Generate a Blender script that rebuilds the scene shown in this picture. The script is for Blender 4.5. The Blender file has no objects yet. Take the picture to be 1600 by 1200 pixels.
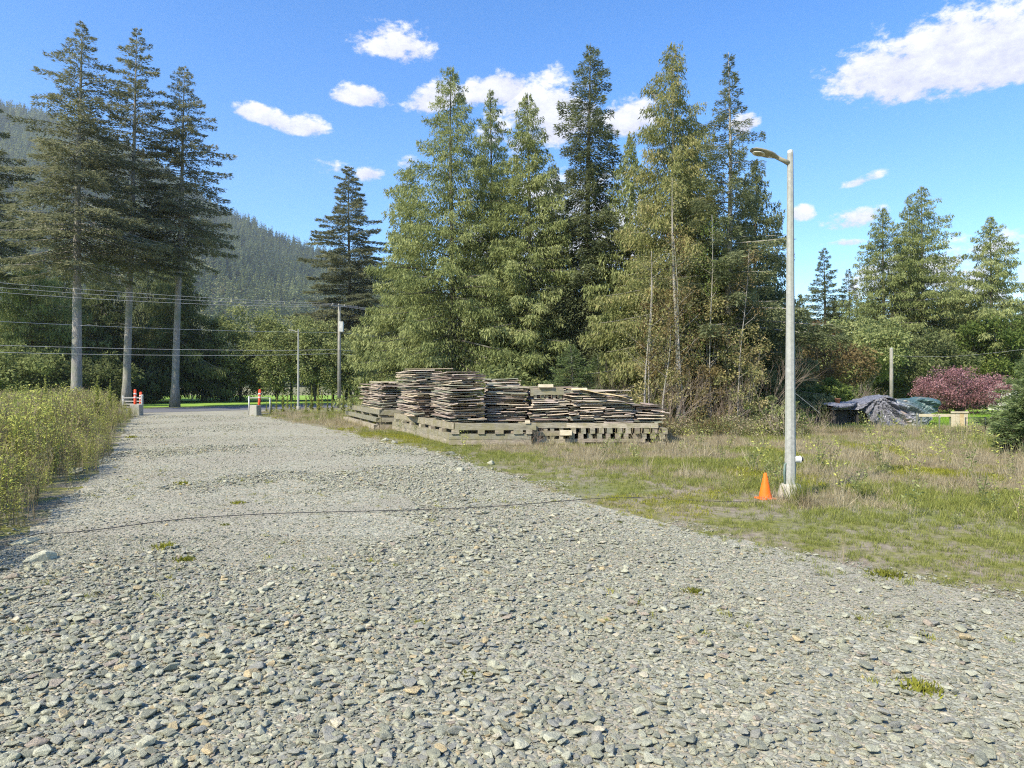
import bpy, math, random
import numpy as np
from mathutils import Vector, Matrix

S = bpy.context.scene
COL = S.collection
F = 1067.0          # focal length in pixels of the 1600 px wide photograph
CAMH = 2.0
def gx(px, d): return (px - 800.0) / F * d
def gz(py, d): return CAMH + (600.0 - py) / F * d
def on_ground(px, py):
    d = CAMH * F / (py - 600.0)
    return gx(px, d), d

# ------------------------------------------------------------------ camera
cam = bpy.data.cameras.new('camera'); cam.lens = 24.0; cam.sensor_width = 36.0
cam.clip_start = 0.1; cam.clip_end = 9000
camo = bpy.data.objects.new('camera', cam); COL.objects.link(camo)
camo.location = (0, 0, CAMH); camo.rotation_euler = (math.radians(90), 0, 0)
S.camera = camo
S.view_settings.view_transform = 'Standard'; S.view_settings.look = 'None'
S.view_settings.exposure = 0.90; S.view_settings.gamma = 1.0
S.view_settings.use_curve_mapping = False
S.render.engine = 'CYCLES'
S.cycles.max_bounces = 8; S.cycles.diffuse_bounces = 5; S.cycles.transmission_bounces = 5
S.cycles.filter_width = 1.15
S.cycles.transparent_max_bounces = 4; S.cycles.volume_bounces = 1
S.cycles.use_denoising = False
S.cycles.use_adaptive_sampling = False
S.cycles.sample_clamp_indirect = 6

# ------------------------------------------------------------------ sun
SUN_EL = math.radians(44); SUN_AZ = (-0.72, -0.69)
n_ = math.hypot(*SUN_AZ); SUN_AZ = (SUN_AZ[0] / n_, SUN_AZ[1] / n_)
sunv = Vector((SUN_AZ[0] * math.cos(SUN_EL), SUN_AZ[1] * math.cos(SUN_EL), math.sin(SUN_EL)))
sl = bpy.data.lights.new('sun', 'SUN'); sl.energy = 4.4; sl.angle = math.radians(0.55); sl.color = (1.0, 0.925, 0.79)
so = bpy.data.objects.new('sun', sl); COL.objects.link(so)
so.rotation_euler = sunv.to_track_quat('Z', 'Y').to_euler(); so.location = (-20, -10, 40)

# ------------------------------------------------------------------ node helpers
class NT:
    def __init__(self, tree): self.t = tree
    def n(self, typ, **kw):
        nd = self.t.nodes.new(typ)
        for k, v in kw.items():
            if k == 'ins':
                for kk, vv in v.items():
                    s = nd.inputs[kk]
                    if isinstance(vv, bpy.types.NodeSocket): self.t.links.new(vv, s)
                    else: s.default_value = vv
            else: setattr(nd, k, v)
        return nd
    def m(self, op, a, b=0.0, c=0.0, clamp=False):
        nd = self.n('ShaderNodeMath', operation=op, use_clamp=clamp)
        for i, v in enumerate((a, b, c)):
            if isinstance(v, bpy.types.NodeSocket): self.t.links.new(v, nd.inputs[i])
            else: nd.inputs[i].default_value = v
        return nd.outputs[0]
    def mix(self, f, a, b, blend='MIX'):
        nd = self.n('ShaderNodeMix', data_type='RGBA', blend_type=blend)
        for s, v in ((nd.inputs[0], f), (nd.inputs[6], a), (nd.inputs[7], b)):
            if isinstance(v, bpy.types.NodeSocket): self.t.links.new(v, s)
            else: s.default_value = v if not isinstance(v, tuple) else (v + (1,))[:4]
        return nd.outputs[2]
    def ramp(self, f, stops, interp='LINEAR'):
        nd = self.n('ShaderNodeValToRGB'); cr = nd.color_ramp; cr.interpolation = interp
        while len(cr.elements) < len(stops): cr.elements.new(0.5)
        for e, (p, c) in zip(cr.elements, stops):
            e.position = p; e.color = (c + (1,))[:4] if len(c) == 3 else c
        self.t.links.new(f, nd.inputs[0]); return nd.outputs[0]
    def maprange(self, v, a, b, c=0.0, d=1.0, smooth=False):
        nd = self.n('ShaderNodeMapRange', interpolation_type='SMOOTHSTEP' if smooth else 'LINEAR')
        self.t.links.new(v, nd.inputs[0])
        for i, x in enumerate((a, b, c, d)): nd.inputs[i + 1].default_value = x
        return nd.outputs[0]
    def noise(self, vec, scale, detail=4, rough=0.55, out=0, dist=0.0):
        nd = self.n('ShaderNodeTexNoise', ins={'Scale': scale, 'Detail': detail, 'Roughness': rough, 'Distortion': dist})
        if vec is not None: self.t.links.new(vec, nd.inputs['Vector'])
        return nd.outputs[out]

# ------------------------------------------------------------------ world: sky and clouds
world = bpy.data.worlds.new('World'); S.world = world; world.use_nodes = True
wt = world.node_tree; wt.nodes.clear(); W = NT(wt)
sky = W.n('ShaderNodeTexSky', sky_type='NISHITA', sun_disc=False, sun_elevation=SUN_EL,
          sun_rotation=math.atan2(SUN_AZ[0], SUN_AZ[1]), altitude=50, air_density=1.0, dust_density=0.4, ozone_density=1.4)
hs = W.n('ShaderNodeHueSaturation', ins={'Hue': 0.509, 'Saturation': 1.42, 'Value': 1.0, 'Color': sky.outputs[0]})
tc = W.n('ShaderNodeTexCoord')
nrm = W.n('ShaderNodeVectorMath', operation='NORMALIZE'); wt.links.new(tc.outputs['Generated'], nrm.inputs[0])
D = nrm.outputs[0]
warp = W.n('ShaderNodeMapping', ins={'Vector': D, 'Scale': (1, 1, 1.7)}).outputs[0]
n1 = W.noise(warp, 9.0, 9, 0.62)
n2 = W.noise(warp, 30.0, 9, 0.66)
nn = W.m('ADD', W.m('MULTIPLY', n1, 0.5), W.m('MULTIPLY', n2, 0.5))
#        px    py   half width, half height, tilt(deg), strength
clouds = [(565, 150, 50, 20, 0, 1.0), (425, 190, 52, 21, -14, 1.0), (475, 200, 38, 22, 0, 1.0),
          (625, 76, 72, 34, -4, 1.0), (678, 153, 48, 28, 18, 1.0), (775, 142, 56, 30, 10, 1.05), (860, 180, 78, 62, 0, 1.1),
          (800, 215, 90, 40, 0, 0.8), (990, 182, 48, 34, 0, 1.05), (1500, 88, 170, 70, 0, 1.35), (1370, 125, 62, 28, 0, 0.95),
          (1335, 342, 50, 24, 8, 1.0), (1350, 281, 50, 12, 14, 0.72), (578, 272, 27, 15, 0, 0.9), (515, 262, 40, 20, 0, 0.62),
          (1318, 380, 36, 8, 0, 0.75), (1165, 195, 22, 22, 0, 0.95), (1255, 335, 22, 16, 0, 0.8), (645, 255, 24, 14, 0, 0.85),
          (1560, 395, 130, 45, 0, 0.66), (900, 380, 260, 120, 0, 0.62), (1480, 440, 200, 60, 0, 0.66),
          (-420, 120, 170, 60, 0, 1.1), (-900, 250, 260, 70, 5, 1.1), (2050, 60, 220, 80, 0, 1.15), (2300, 260, 200, 60, 0, 0.95),
          (300, -320, 200, 70, 8, 1.1), (1100, -420, 260, 90, -6, 1.15), (1900, -500, 220, 90, 0, 1.0)]
tot = None; vert = None
dirs = []
for (px, py, a, b, tilt, amp) in clouds:
    c = Vector(((px - 800) / F, 1.0, (600 - py) / F)); ln = c.length; c.normalize()
    r = Vector((0, 0, 1)).cross(c) * -1; r.normalize(); u = r.cross(c)
    dirs.append((c, r, u, a / F / ln, b / F / ln, tilt, amp))
for k in range(9):                                        # the same sort of clouds round the rest of the sky
    az = math.radians(110 + k * 25); el = math.radians(12 + (k * 37) % 30)
    c = Vector((math.sin(az) * math.cos(el), math.cos(az) * math.cos(el), math.sin(el)))
    r = Vector((0, 0, 1)).cross(c) * -1; r.normalize(); u = r.cross(c)
    dirs.append((c, r, u, 0.13 + 0.03 * (k % 3), 0.045 + 0.01 * (k % 2), 0, 1.1))
def vdot(v):
    nd = W.n('ShaderNodeVectorMath', operation='DOT_PRODUCT'); wt.links.new(D, nd.inputs[0]); nd.inputs[1].default_value = v
    return nd.outputs['Value']
for (c, r, u, a, b, tilt, amp) in dirs:
    t = math.radians(tilt)
    r2 = r * math.cos(t) + u * math.sin(t); u2 = u * math.cos(t) - r * math.sin(t)
    if u2.z < 0: u2 = -u2
    # shift the origin to the cloud's centre: dot(D - c, axis)
    du = W.m('DIVIDE', W.m('SUBTRACT', vdot(r2), c.dot(r2)), a)
    dv = W.m('DIVIDE', W.m('SUBTRACT', vdot(u2), c.dot(u2)), b)
    dvf = W.m('MAXIMUM', dv, W.m('MULTIPLY', dv, -1.35))   # flatter underside
    q = W.m('ADD', W.m('MULTIPLY', du, du), W.m('MULTIPLY', dvf, dvf))
    e = W.m('SUBTRACT', amp, q)
    e = W.m('SUBTRACT', e, W.m('MULTIPLY', W.m('LESS_THAN', vdot(c), 0.2), 50))
    if tot is None: tot, vert = e, dv
    else:
        g = W.m('GREATER_THAN', e, tot)
        vert = W.m('ADD', W.m('MULTIPLY', g, dv), W.m('MULTIPLY', W.m('SUBTRACT', 1.0, g), vert))
        tot = W.m('MAXIMUM', tot, e)
tot = W.m('MAXIMUM', tot, -1.5)
val = W.m('ADD', tot, W.m('MULTIPLY', W.m('SUBTRACT', nn, 0.5), 6.5))
mask = W.maprange(val, -0.05, 0.75, 0, 1, True)
shade = W.m('ADD', W.m('MULTIPLY', vert, 0.32), W.m('MULTIPLY', W.m('SUBTRACT', n2, 0.42), 2.2))
ccol = W.ramp(W.maprange(shade, -0.55, 0.55), [(0.0, (2.1, 2.2, 3.0)), (0.5, (3.0, 3.0, 3.5)), (1.0, (4.1, 4.05, 4.1))])
final = W.mix(W.m('MULTIPLY', mask, 0.96), hs.outputs[0], ccol)
bg = W.n('ShaderNodeBackground', ins={'Color': final, 'Strength': 0.15})
wo = W.n('ShaderNodeOutputWorld'); wt.links.new(bg.outputs[0], wo.inputs[0])

# ------------------------------------------------------------------ object helpers
def tag(o, label=None, cat=None, group=None, kind=None):
    if label: o['label'] = label
    if cat: o['category'] = cat
    if group: o['group'] = group
    if kind: o['kind'] = kind
    return o
def empty(name, loc=(0, 0, 0), rz=0.0):
    o = bpy.data.objects.new(name, None); COL.objects.link(o); o.empty_display_size = 0.3
    o.location = loc; o.rotation_euler = (0, 0, rz); return o
def thing(name, label, cat, loc=(0, 0, 0), rz=0.0, group=None):
    return tag(empty(name, loc, rz), label, cat, group)

class MB:
    """collects vertices and faces, with one tint per face"""
    def __init__(self): self.v = []; self.f = []; self.t = []; self.n = 0
    def add(self, V, Fs, tint=0.5):
        k = self.n; self.v.extend([tuple(p) for p in V]); self.n += len(V)
        self.f.extend([tuple(k + i for i in f) for f in Fs]); self.t.extend([tint] * len(Fs))
    def box(self, c, s, rz=0.0, tint=0.5, taper=1.0):
        x, y, z = s[0] / 2, s[1] / 2, s[2] / 2; R = Matrix.Rotation(rz, 3, 'Z')
        V = []
        for dz in (-1, 1):
            k = 1.0 if dz < 0 else taper
            for dx, dy in ((-1, -1), (1, -1), (1, 1), (-1, 1)):
                V.append(R @ Vector((dx * x * k, dy * y * k, dz * z)) + Vector(c))
        self.add(V, [(0, 3, 2, 1), (4, 5, 6, 7), (0, 1, 5, 4), (1, 2, 6, 5), (2, 3, 7, 6), (3, 0, 4, 7)], tint)
    def tube(self, pts, rad, sides=6, tint=0.5, cap=True):
        pts = [Vector(p) for p in pts]; n = len(pts)
        if not hasattr(rad, '__len__'): rad = [rad] * n
        V = []; ref = Vector((0.3, 0.9, 0.1)).normalized()
        for i, p in enumerate(pts):
            d = (pts[min(i + 1, n - 1)] - pts[max(i - 1, 0)])
            if d.length < 1e-9: d = Vector((0, 0, 1))
            d.normalize()
            r0 = ref if abs(d.dot(ref)) < 0.95 else Vector((1, 0, 0))
            a = d.cross(r0).normalized(); b = d.cross(a)
            for k in range(sides):
                t = 2 * math.pi * k / sides
                V.append(p + (a * math.cos(t) + b * math.sin(t)) * rad[i])
        Fs = []
        for i in range(n - 1):
            for k in range(sides):
                k2 = (k + 1) % sides
                Fs.append((i * sides + k, i * sides + k2, (i + 1) * sides + k2, (i + 1) * sides + k))
        if cap:
            Fs.append(tuple(range(sides - 1, -1, -1))); Fs.append(tuple((n - 1) * sides + k for k in range(sides)))
        self.add(V, Fs, tint)
    def lathe(self, prof, sides=24, c=(0, 0, 0), tint=0.5):
        V = []; n = len(prof)
        for (r, z) in prof:
            for k in range(sides):
                t = 2 * math.pi * k / sides; V.append((c[0] + r * math.cos(t), c[1] + r * math.sin(t), c[2] + z))
        Fs = []
        for i in range(n - 1):
            for k in range(sides):
                k2 = (k + 1) % sides
                Fs.append((i * sides + k, i * sides + k2, (i + 1) * sides + k2, (i + 1) * sides + k))
        Fs.append(tuple(range(sides - 1, -1, -1))); Fs.append(tuple((n - 1) * sides + k for k in range(sides)))
        self.add(V, Fs, tint)
    def mesh(self, name, mat=None, smooth=False):
        me = bpy.data.meshes.new(name); me.from_pydata(self.v, [], self.f)
        at = me.attributes.new('tint', 'FLOAT', 'FACE'); at.data.foreach_set('value', np.array(self.t, dtype=np.float32))
        if mat: me.materials.append(mat)
        if smooth: me.polygons.foreach_set('use_smooth', np.ones(len(me.polygons), dtype=bool))
        me.update(); return me
    def build(self, name, mat, parent=None, smooth=False, bevel=0.0):
        o = bpy.data.objects.new(name, self.mesh(name, mat, smooth)); COL.objects.link(o)
        if parent: o.parent = parent
        if bevel:
            b = o.modifiers.new('bevel', 'BEVEL'); b.width = bevel; b.segments = 2; b.limit_method = 'ANGLE'
        return o

def quads_mesh(name, V, tint, mat):
    """V (n,4,3): separate quads, one tint per quad"""
    n = len(V); me = bpy.data.meshes.new(name)
    me.vertices.add(4 * n); me.vertices.foreach_set('co', np.ascontiguousarray(V, dtype=np.float32).ravel())
    me.loops.add(4 * n); me.loops.foreach_set('vertex_index', np.arange(4 * n, dtype=np.int32))
    me.polygons.add(n); me.polygons.foreach_set('loop_start', np.arange(0, 4 * n, 4, dtype=np.int32))
    me.update(calc_edges=True)
    at = me.attributes.new('tint', 'FLOAT', 'FACE'); at.data.foreach_set('value', np.asarray(tint, dtype=np.float32))
    me.materials.append(mat); me.validate(); return me
def tris_mesh(name, V, tint, mat):
    n = len(V); me = bpy.data.meshes.new(name)
    me.vertices.add(3 * n); me.vertices.foreach_set('co', np.ascontiguousarray(V, dtype=np.float32).ravel())
    me.loops.add(3 * n); me.loops.foreach_set('vertex_index', np.arange(3 * n, dtype=np.int32))
    me.polygons.add(n); me.polygons.foreach_set('loop_start', np.arange(0, 3 * n, 3, dtype=np.int32))
    me.update(calc_edges=True)
    at = me.attributes.new('tint', 'FLOAT', 'FACE'); at.data.foreach_set('value', np.asarray(tint, dtype=np.float32))
    me.materials.append(mat); return me
def sprays(P, Dv, L, Wd, rng, flat=0.6):
    Dv = unit(Dv); up = unit(np.stack([rng.normal(0, flat, len(P)), rng.normal(0, flat, len(P)), np.ones(len(P))], 1))
    side = unit(np.cross(Dv, up)); L = L[:, None]; Wd = Wd[:, None]
    return np.stack([P - side * Wd * 0.5, P + side * Wd * 0.5, P + Dv * L], 1)
def link(name, me, parent=None):
    o = bpy.data.objects.new(name, me); COL.objects.link(o)
    if parent: o.parent = parent
    return o

def unit(v): return v / np.maximum(np.linalg.norm(v, axis=-1, keepdims=True), 1e-9)
def kites(P, Dv, L, Wd, rng, flat=0.5):
    """leaf-sized kites rooted at P, pointing along Dv"""
    Dv = unit(Dv); up = unit(np.stack([rng.normal(0, flat, len(P)), rng.normal(0, flat, len(P)), np.ones(len(P))], 1))
    side = unit(np.cross(Dv, up)); L = L[:, None]; Wd = Wd[:, None]
    nrm = np.cross(side, Dv)
    a = P; b = P + Dv * L * 0.42 + side * Wd * 0.5 + nrm * L * 0.05; c = P + Dv * L; d = P + Dv * L * 0.42 - side * Wd * 0.5 + nrm * L * 0.05
    return np.stack([a, b, c, d], 1)

_g = np.random.default_rng(99).random((256, 256))
def vnoise(x, y, sc=1.0, ox=0.0):
    x = np.asarray(x, float) * sc + ox + 1000.0; y = np.asarray(y, float) * sc + ox * 1.7 + 1000.0
    xi = np.floor(x).astype(int); yi = np.floor(y).astype(int); fx = x - xi; fy = y - yi
    fx = fx * fx * (3 - 2 * fx); fy = fy * fy * (3 - 2 * fy)
    g = lambda i, j: _g[i % 256, j % 256]
    return (g(xi, yi) * (1 - fx) * (1 - fy) + g(xi + 1, yi) * fx * (1 - fy) + g(xi, yi + 1) * (1 - fx) * fy + g(xi + 1, yi + 1) * fx * fy)
def fnoise(x, y, sc, ox=0.0): return 0.6 * vnoise(x, y, sc, ox) + 0.27 * vnoise(x, y, sc * 2.3, ox + 7) + 0.13 * vnoise(x, y, sc * 5.1, ox + 13)

# ------------------------------------------------------------------ materials
def newmat(name):
    m = bpy.data.materials.new(name); m.use_nodes = True; m.node_tree.nodes.clear()
    N = NT(m.node_tree); N.out = N.n('ShaderNodeOutputMaterial'); return m, N
def pbr(name, build, rough=0.85, metal=0.0, spec=0.3):
    m, N = newmat(name); col, bump = build(N)
    ins = {'Roughness': rough, 'Metallic': metal, 'Specular IOR Level': spec}
    p = N.n('ShaderNodeBsdfPrincipled', ins=ins)
    if isinstance(col, tuple): p.inputs['Base Color'].default_value = (col + (1,))[:4]
    else: N.t.links.new(col, p.inputs['Base Color'])
    if bump is not None:
        bn = N.n('ShaderNodeBump', ins={'Strength': bump[1], 'Distance': bump[2], 'Height': bump[0]})
        N.t.links.new(bn.outputs[0], p.inputs['Normal'])
    N.t.links.new(p.outputs[0], N.out.inputs[0]); return m
def foliage(name, dark, mid, light, transl=0.42, objrand=0.0, patch=0.0):
    m, N = newmat(name)
    at = N.n('ShaderNodeAttribute', attribute_name='tint').outputs['Fac']
    if objrand:
        r = N.n('ShaderNodeObjectInfo').outputs['Random']
        at = N.m('ADD', at, N.m('MULTIPLY', N.m('SUBTRACT', r, 0.5), objrand), clamp=True)
    if patch:
        at = N.m('ADD', at, N.m('MULTIPLY', N.m('SUBTRACT', N.noise(geo(N), 0.006, 5, 0.65), 0.5), patch), clamp=True)
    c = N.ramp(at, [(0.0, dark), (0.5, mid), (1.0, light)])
    d = N.n('ShaderNodeBsdfDiffuse', ins={'Color': c}); t = N.n('ShaderNodeBsdfTranslucent', ins={'Color': N.mix(0.35, c, (0.35, 0.36, 0.06), 'MULTIPLY') if False else c})
    mx = N.n('ShaderNodeMixShader', ins={0: transl, 1: d.outputs[0], 2: t.outputs[0]})
    N.t.links.new(mx.outputs[0], N.out.inputs[0]); return m
def objc(N): return N.n('ShaderNodeTexCoord').outputs['Object']
def geo(N): return N.n('ShaderNodeNewGeometry').outputs['Position']
def stretched(N, v, s): return N.n('ShaderNodeMapping', ins={'Vector': v, 'Scale': s}).outputs[0]

M = {}
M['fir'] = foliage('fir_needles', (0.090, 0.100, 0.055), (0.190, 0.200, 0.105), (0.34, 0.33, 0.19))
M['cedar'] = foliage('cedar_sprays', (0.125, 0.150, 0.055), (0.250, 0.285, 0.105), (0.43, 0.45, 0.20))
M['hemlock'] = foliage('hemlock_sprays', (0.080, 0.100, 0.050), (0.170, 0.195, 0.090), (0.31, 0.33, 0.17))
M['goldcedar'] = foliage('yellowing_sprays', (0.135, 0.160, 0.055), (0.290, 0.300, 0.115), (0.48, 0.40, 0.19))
M['brownleaf'] = foliage('brown_leaves', (0.10, 0.065, 0.035), (0.20, 0.155, 0.070), (0.30, 0.24, 0.10))
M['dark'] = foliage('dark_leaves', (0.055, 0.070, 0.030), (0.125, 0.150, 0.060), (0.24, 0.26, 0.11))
M['bright'] = foliage('bright_leaves', (0.06, 0.09, 0.025), (0.14, 0.19, 0.05), (0.26, 0.29, 0.08))
M['pink'] = foliage('pink_blossom', (0.12, 0.05, 0.045), (0.31, 0.16, 0.165), (0.60, 0.36, 0.37))
M['young'] = foliage('young_conifer', (0.07, 0.11, 0.04), (0.19, 0.25, 0.095), (0.36, 0.41, 0.19))
M['weed'] = foliage('weed_leaves', (0.26, 0.22, 0.12), (0.41, 0.45, 0.11), (0.66, 0.65, 0.17), objrand=0.5)
M['grass'] = foliage('grass_blades', (0.12, 0.14, 0.035), (0.26, 0.285, 0.07), (0.44, 0.43, 0.14), objrand=0.4)
M['moss'] = foliage('moss_blades', (0.12, 0.13, 0.025), (0.28, 0.285, 0.045), (0.44, 0.42, 0.07), 0.3, objrand=0.4)
M['dry'] = foliage('dry_blades', (0.20, 0.16, 0.095), (0.42, 0.355, 0.22), (0.62, 0.54, 0.35), objrand=0.4)
M['lawn'] = foliage('lawn_blades', (0.14, 0.22, 0.03), (0.27, 0.43, 0.06), (0.42, 0.56, 0.11), objrand=0.3)
M['hilltree'] = foliage('hill_conifer', (0.060, 0.090, 0.042), (0.145, 0.185, 0.075), (0.31, 0.34, 0.15), 0.3, objrand=0.7, patch=2.2)
M['hillleaf'] = foliage('hill_broadleaf', (0.13, 0.14, 0.06), (0.25, 0.26, 0.11), (0.40, 0.38, 0.20), 0.2, objrand=0.9)
M['twig'] = foliage('bare_twigs', (0.10, 0.075, 0.055), (0.19, 0.15, 0.115), (0.33, 0.28, 0.22), 0.0, objrand=0.3)

def bark_(c1, c2):
    def b(N):
        o = objc(N); n = N.noise(stretched(N, o, (5, 5, 0.9)), 3.0, 7, 0.7); n2 = N.noise(o, 1.1, 4)
        c = N.mix(N.maprange(n2, 0.45, 0.65), N.ramp(n, [(0.3, c1), (0.7, c2)]), (0.20, 0.21, 0.15))
        return c, (n, 0.9, 0.06)
    return b
M['bark'] = pbr('fir_bark', bark_((0.14, 0.125, 0.105), (0.42, 0.39, 0.34)), 0.95)
M['darkbark'] = pbr('dark_bark', bark_((0.045, 0.038, 0.03), (0.15, 0.125, 0.10)), 0.95)
M['palebark'] = pbr('alder_bark', bark_((0.22, 0.195, 0.16), (0.46, 0.42, 0.36)), 0.9)

def wood_(N):
    o = objc(N); r = N.n('ShaderNodeObjectInfo').outputs['Random']
    base = N.ramp(r, [(0.0, (0.275, 0.216, 0.179)), (0.14, (0.468, 0.393, 0.333)), (0.3, (0.345, 0.307, 0.238)), (0.45, (0.551, 0.471, 0.380)),
                      (0.6, (0.262, 0.269, 0.202)), (0.74, (0.620, 0.524, 0.392)), (0.88, (0.386, 0.314, 0.268)), (1.0, (0.716, 0.615, 0.475))], 'CONSTANT')
    off = N.n('ShaderNodeVectorMath', operation='SCALE', ins={0: (7.3, 3.1, 5.7), 'Scale': N.m('MULTIPLY', r, 31.0)}).outputs[0]
    p = N.n('ShaderNodeVectorMath', operation='ADD', ins={0: geo(N), 1: off}).outputs[0]
    n = N.noise(stretched(N, p, (6, 6, 30)), 1.5, 6, 0.65); n2 = N.noise(p, 2.4, 4, 0.6)
    c = N.mix(N.maprange(n, 0.3, 0.7), N.mix(1.0, base, (0.62, 0.60, 0.58), 'MULTIPLY'), N.mix(1.0, base, (1.2, 1.18, 1.15), 'MULTIPLY'))
    c = N.mix(N.maprange(n2, 0.54, 0.68, 0, 0.6), c, (0.17, 0.18, 0.09))
    return c, (n, 0.5, 0.01)
M['wood'] = pbr('weathered_board', wood_, 0.9, spec=0.15)
def timber_(N):
    o = geo(N); r = N.n('ShaderNodeObjectInfo').outputs['Random']
    base = N.ramp(r, [(0.0, (0.390, 0.351, 0.260)), (0.25, (0.286, 0.286, 0.221)), (0.5, (0.468, 0.416, 0.325)), (0.75, (0.325, 0.273, 0.215)), (1.0, (0.546, 0.494, 0.377))])
    n = N.noise(stretched(N, o, (3, 3, 26)), 1.3, 7, 0.65); n2 = N.noise(o, 3.2, 5, 0.65)
    c = N.mix(N.maprange(n, 0.3, 0.7), N.mix(1.0, base, (0.38, 0.37, 0.35), 'MULTIPLY'), N.mix(1.0, base, (1.05, 1.02, 0.98), 'MULTIPLY'))
    c = N.mix(N.maprange(n2, 0.46, 0.62, 0, 0.8), c, (0.21, 0.19, 0.10))
    return c, (n, 0.6, 0.012)
M['timber'] = pbr('old_timber', timber_, 0.92, spec=0.15)
def paleplank_(N):
    n = N.noise(stretched(N, geo(N), (3, 3, 18)), 2.0, 5, 0.6)
    return N.ramp(n, [(0.3, (0.42, 0.35, 0.22)), (0.7, (0.66, 0.58, 0.42))]), (n, 0.3, 0.005)
M['paleplank'] = pbr('pale_plank', paleplank_, 0.8)
def tanply_(N):
    n = N.noise(geo(N), 5.0, 6, 0.65)
    return N.ramp(n, [(0.3, (0.42, 0.30, 0.13)), (0.7, (0.62, 0.50, 0.30))]), (n, 0.3, 0.005)
M['tanply'] = pbr('tan_sheet', tanply_, 0.8)

def stone_(N):
    o = objc(N); r = N.n('ShaderNodeObjectInfo').outputs['Random']
    base = N.ramp(r, [(0.0, (0.347, 0.346, 0.257)), (0.16, (0.443, 0.437, 0.326)), (0.32, (0.281, 0.283, 0.218)), (0.46, (0.490, 0.482, 0.365)),
                      (0.6, (0.377, 0.369, 0.301)), (0.72, (0.413, 0.403, 0.286)), (0.84, (0.318, 0.312, 0.271)), (0.915, (0.503, 0.408, 0.243)),
                      (0.95, (0.386, 0.326, 0.258)), (0.975, (0.622, 0.556, 0.408))], 'CONSTANT')
    off = N.n('ShaderNodeVectorMath', operation='ADD', ins={0: o, 1: N.n('ShaderNodeCombineXYZ', ins={0: N.m('MULTIPLY', r, 50.0), 1: r, 2: r}).outputs[0]}).outputs[0]
    n = N.noise(off, 2.2, 7, 0.72); n2 = N.noise(off, 16.0, 3, 0.7)
    c = N.mix(1.0, base, N.ramp(n, [(0.25, (0.62, 0.62, 0.6)), (0.7, (1.22, 1.21, 1.17))]), 'MULTIPLY')
    c = N.mix(1.0, c, N.ramp(n2, [(0.3, (0.7, 0.7, 0.7)), (0.7, (1.25, 1.25, 1.22))]), 'MULTIPLY')
    return c, (N.m('ADD', n, N.m('MULTIPLY', n2, 0.35)), 0.6, 0.12)
M['stone'] = pbr('crushed_stone', stone_, 0.92, spec=0.2)

def gravelbed_(N):
    p = geo(N)
    v = N.n('ShaderNodeTexVoronoi', feature='F1', ins={'Vector': p, 'Scale': 17.0, 'Randomness': 1.0})
    e = N.n('ShaderNodeTexVoronoi', feature='DISTANCE_TO_EDGE', ins={'Vector': p, 'Scale': 17.0, 'Randomness': 1.0})
    cellr = N.n('ShaderNodeSeparateColor', ins={0: v.outputs['Color']}).outputs[0]
    c = N.ramp(cellr, [(0.0, (0.285, 0.282, 0.232)), (0.35, (0.409, 0.402, 0.328)), (0.7, (0.471, 0.462, 0.379)), (0.9, (0.496, 0.420, 0.305)), (1.0, (0.558, 0.516, 0.418))])
    c = N.mix(N.maprange(e.outputs[0], 0.0, 0.06, 0.75, 0), c, (0.124, 0.114, 0.090))
    c = N.mix(1.0, c, (0.82, 0.82, 0.76), 'MULTIPLY'); big = N.noise(p, 0.35, 4, 0.6); big2 = N.noise(stretched(N, p, (1, 1, 1)), 1.3, 5, 0.65)
    c = N.mix(N.maprange(big, 0.47, 0.60, 0, 0.8), c, (0.285, 0.262, 0.20))
    c = N.mix(N.maprange(big2, 0.60, 0.72, 0, 0.6), c, (0.22, 0.21, 0.10))
    return c, (e.outputs[0], 0.8, 0.03)
M['gravelbed'] = pbr('gravel_bed', gravelbed_, 0.95, spec=0.15)
def ground_(N):
    p = geo(N); a = N.noise(p, 0.22, 5, 0.6); b = N.noise(p, 1.1, 6, 0.7); c3 = N.noise(p, 9.0, 5, 0.7)
    moss = N.ramp(c3, [(0.3, (0.10, 0.105, 0.03)), (0.7, (0.24, 0.235, 0.065))])
    dirt = N.ramp(c3, [(0.3, (0.16, 0.13, 0.095)), (0.7, (0.33, 0.285, 0.215))])
    c = N.mix(N.maprange(b, 0.44, 0.58), dirt, moss)
    c = N.mix(N.maprange(a, 0.46, 0.62, 0, 0.5), c, (0.13, 0.17, 0.045))
    return c, (c3, 0.8, 0.03)
M['ground'] = pbr('mossy_ground', ground_, 0.95, spec=0.1)
def lawn_(N):
    p = geo(N); b = N.noise(p, 1.6, 6, 0.7)
    return N.ramp(b, [(0.3, (0.17, 0.28, 0.04)), (0.7, (0.30, 0.44, 0.08))]), (b, 0.5, 0.03)
M['lawnsheet'] = pbr('lawn_turf', lawn_, 0.95, spec=0.1)
def asphalt_(N):
    p = geo(N); b = N.noise(p, 30, 4, 0.7); a = N.noise(p, 0.5, 4)
    return N.mix(N.maprange(a, 0.3, 0.7), N.ramp(b, [(0.3, (0.085, 0.085, 0.09)), (0.7, (0.16, 0.16, 0.165))]), (0.15, 0.15, 0.15)), (b, 0.3, 0.01)
M['asphalt'] = pbr('asphalt', asphalt_, 0.9)
def hill_(N):
    p = geo(N); b = N.noise(p, 0.01, 6, 0.7)
    return N.ramp(b, [(0.3, (0.035, 0.05, 0.025)), (0.7, (0.10, 0.105, 0.05))]), None
M['hill'] = pbr('forest_floor', hill_, 1.0, spec=0.0)
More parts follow.
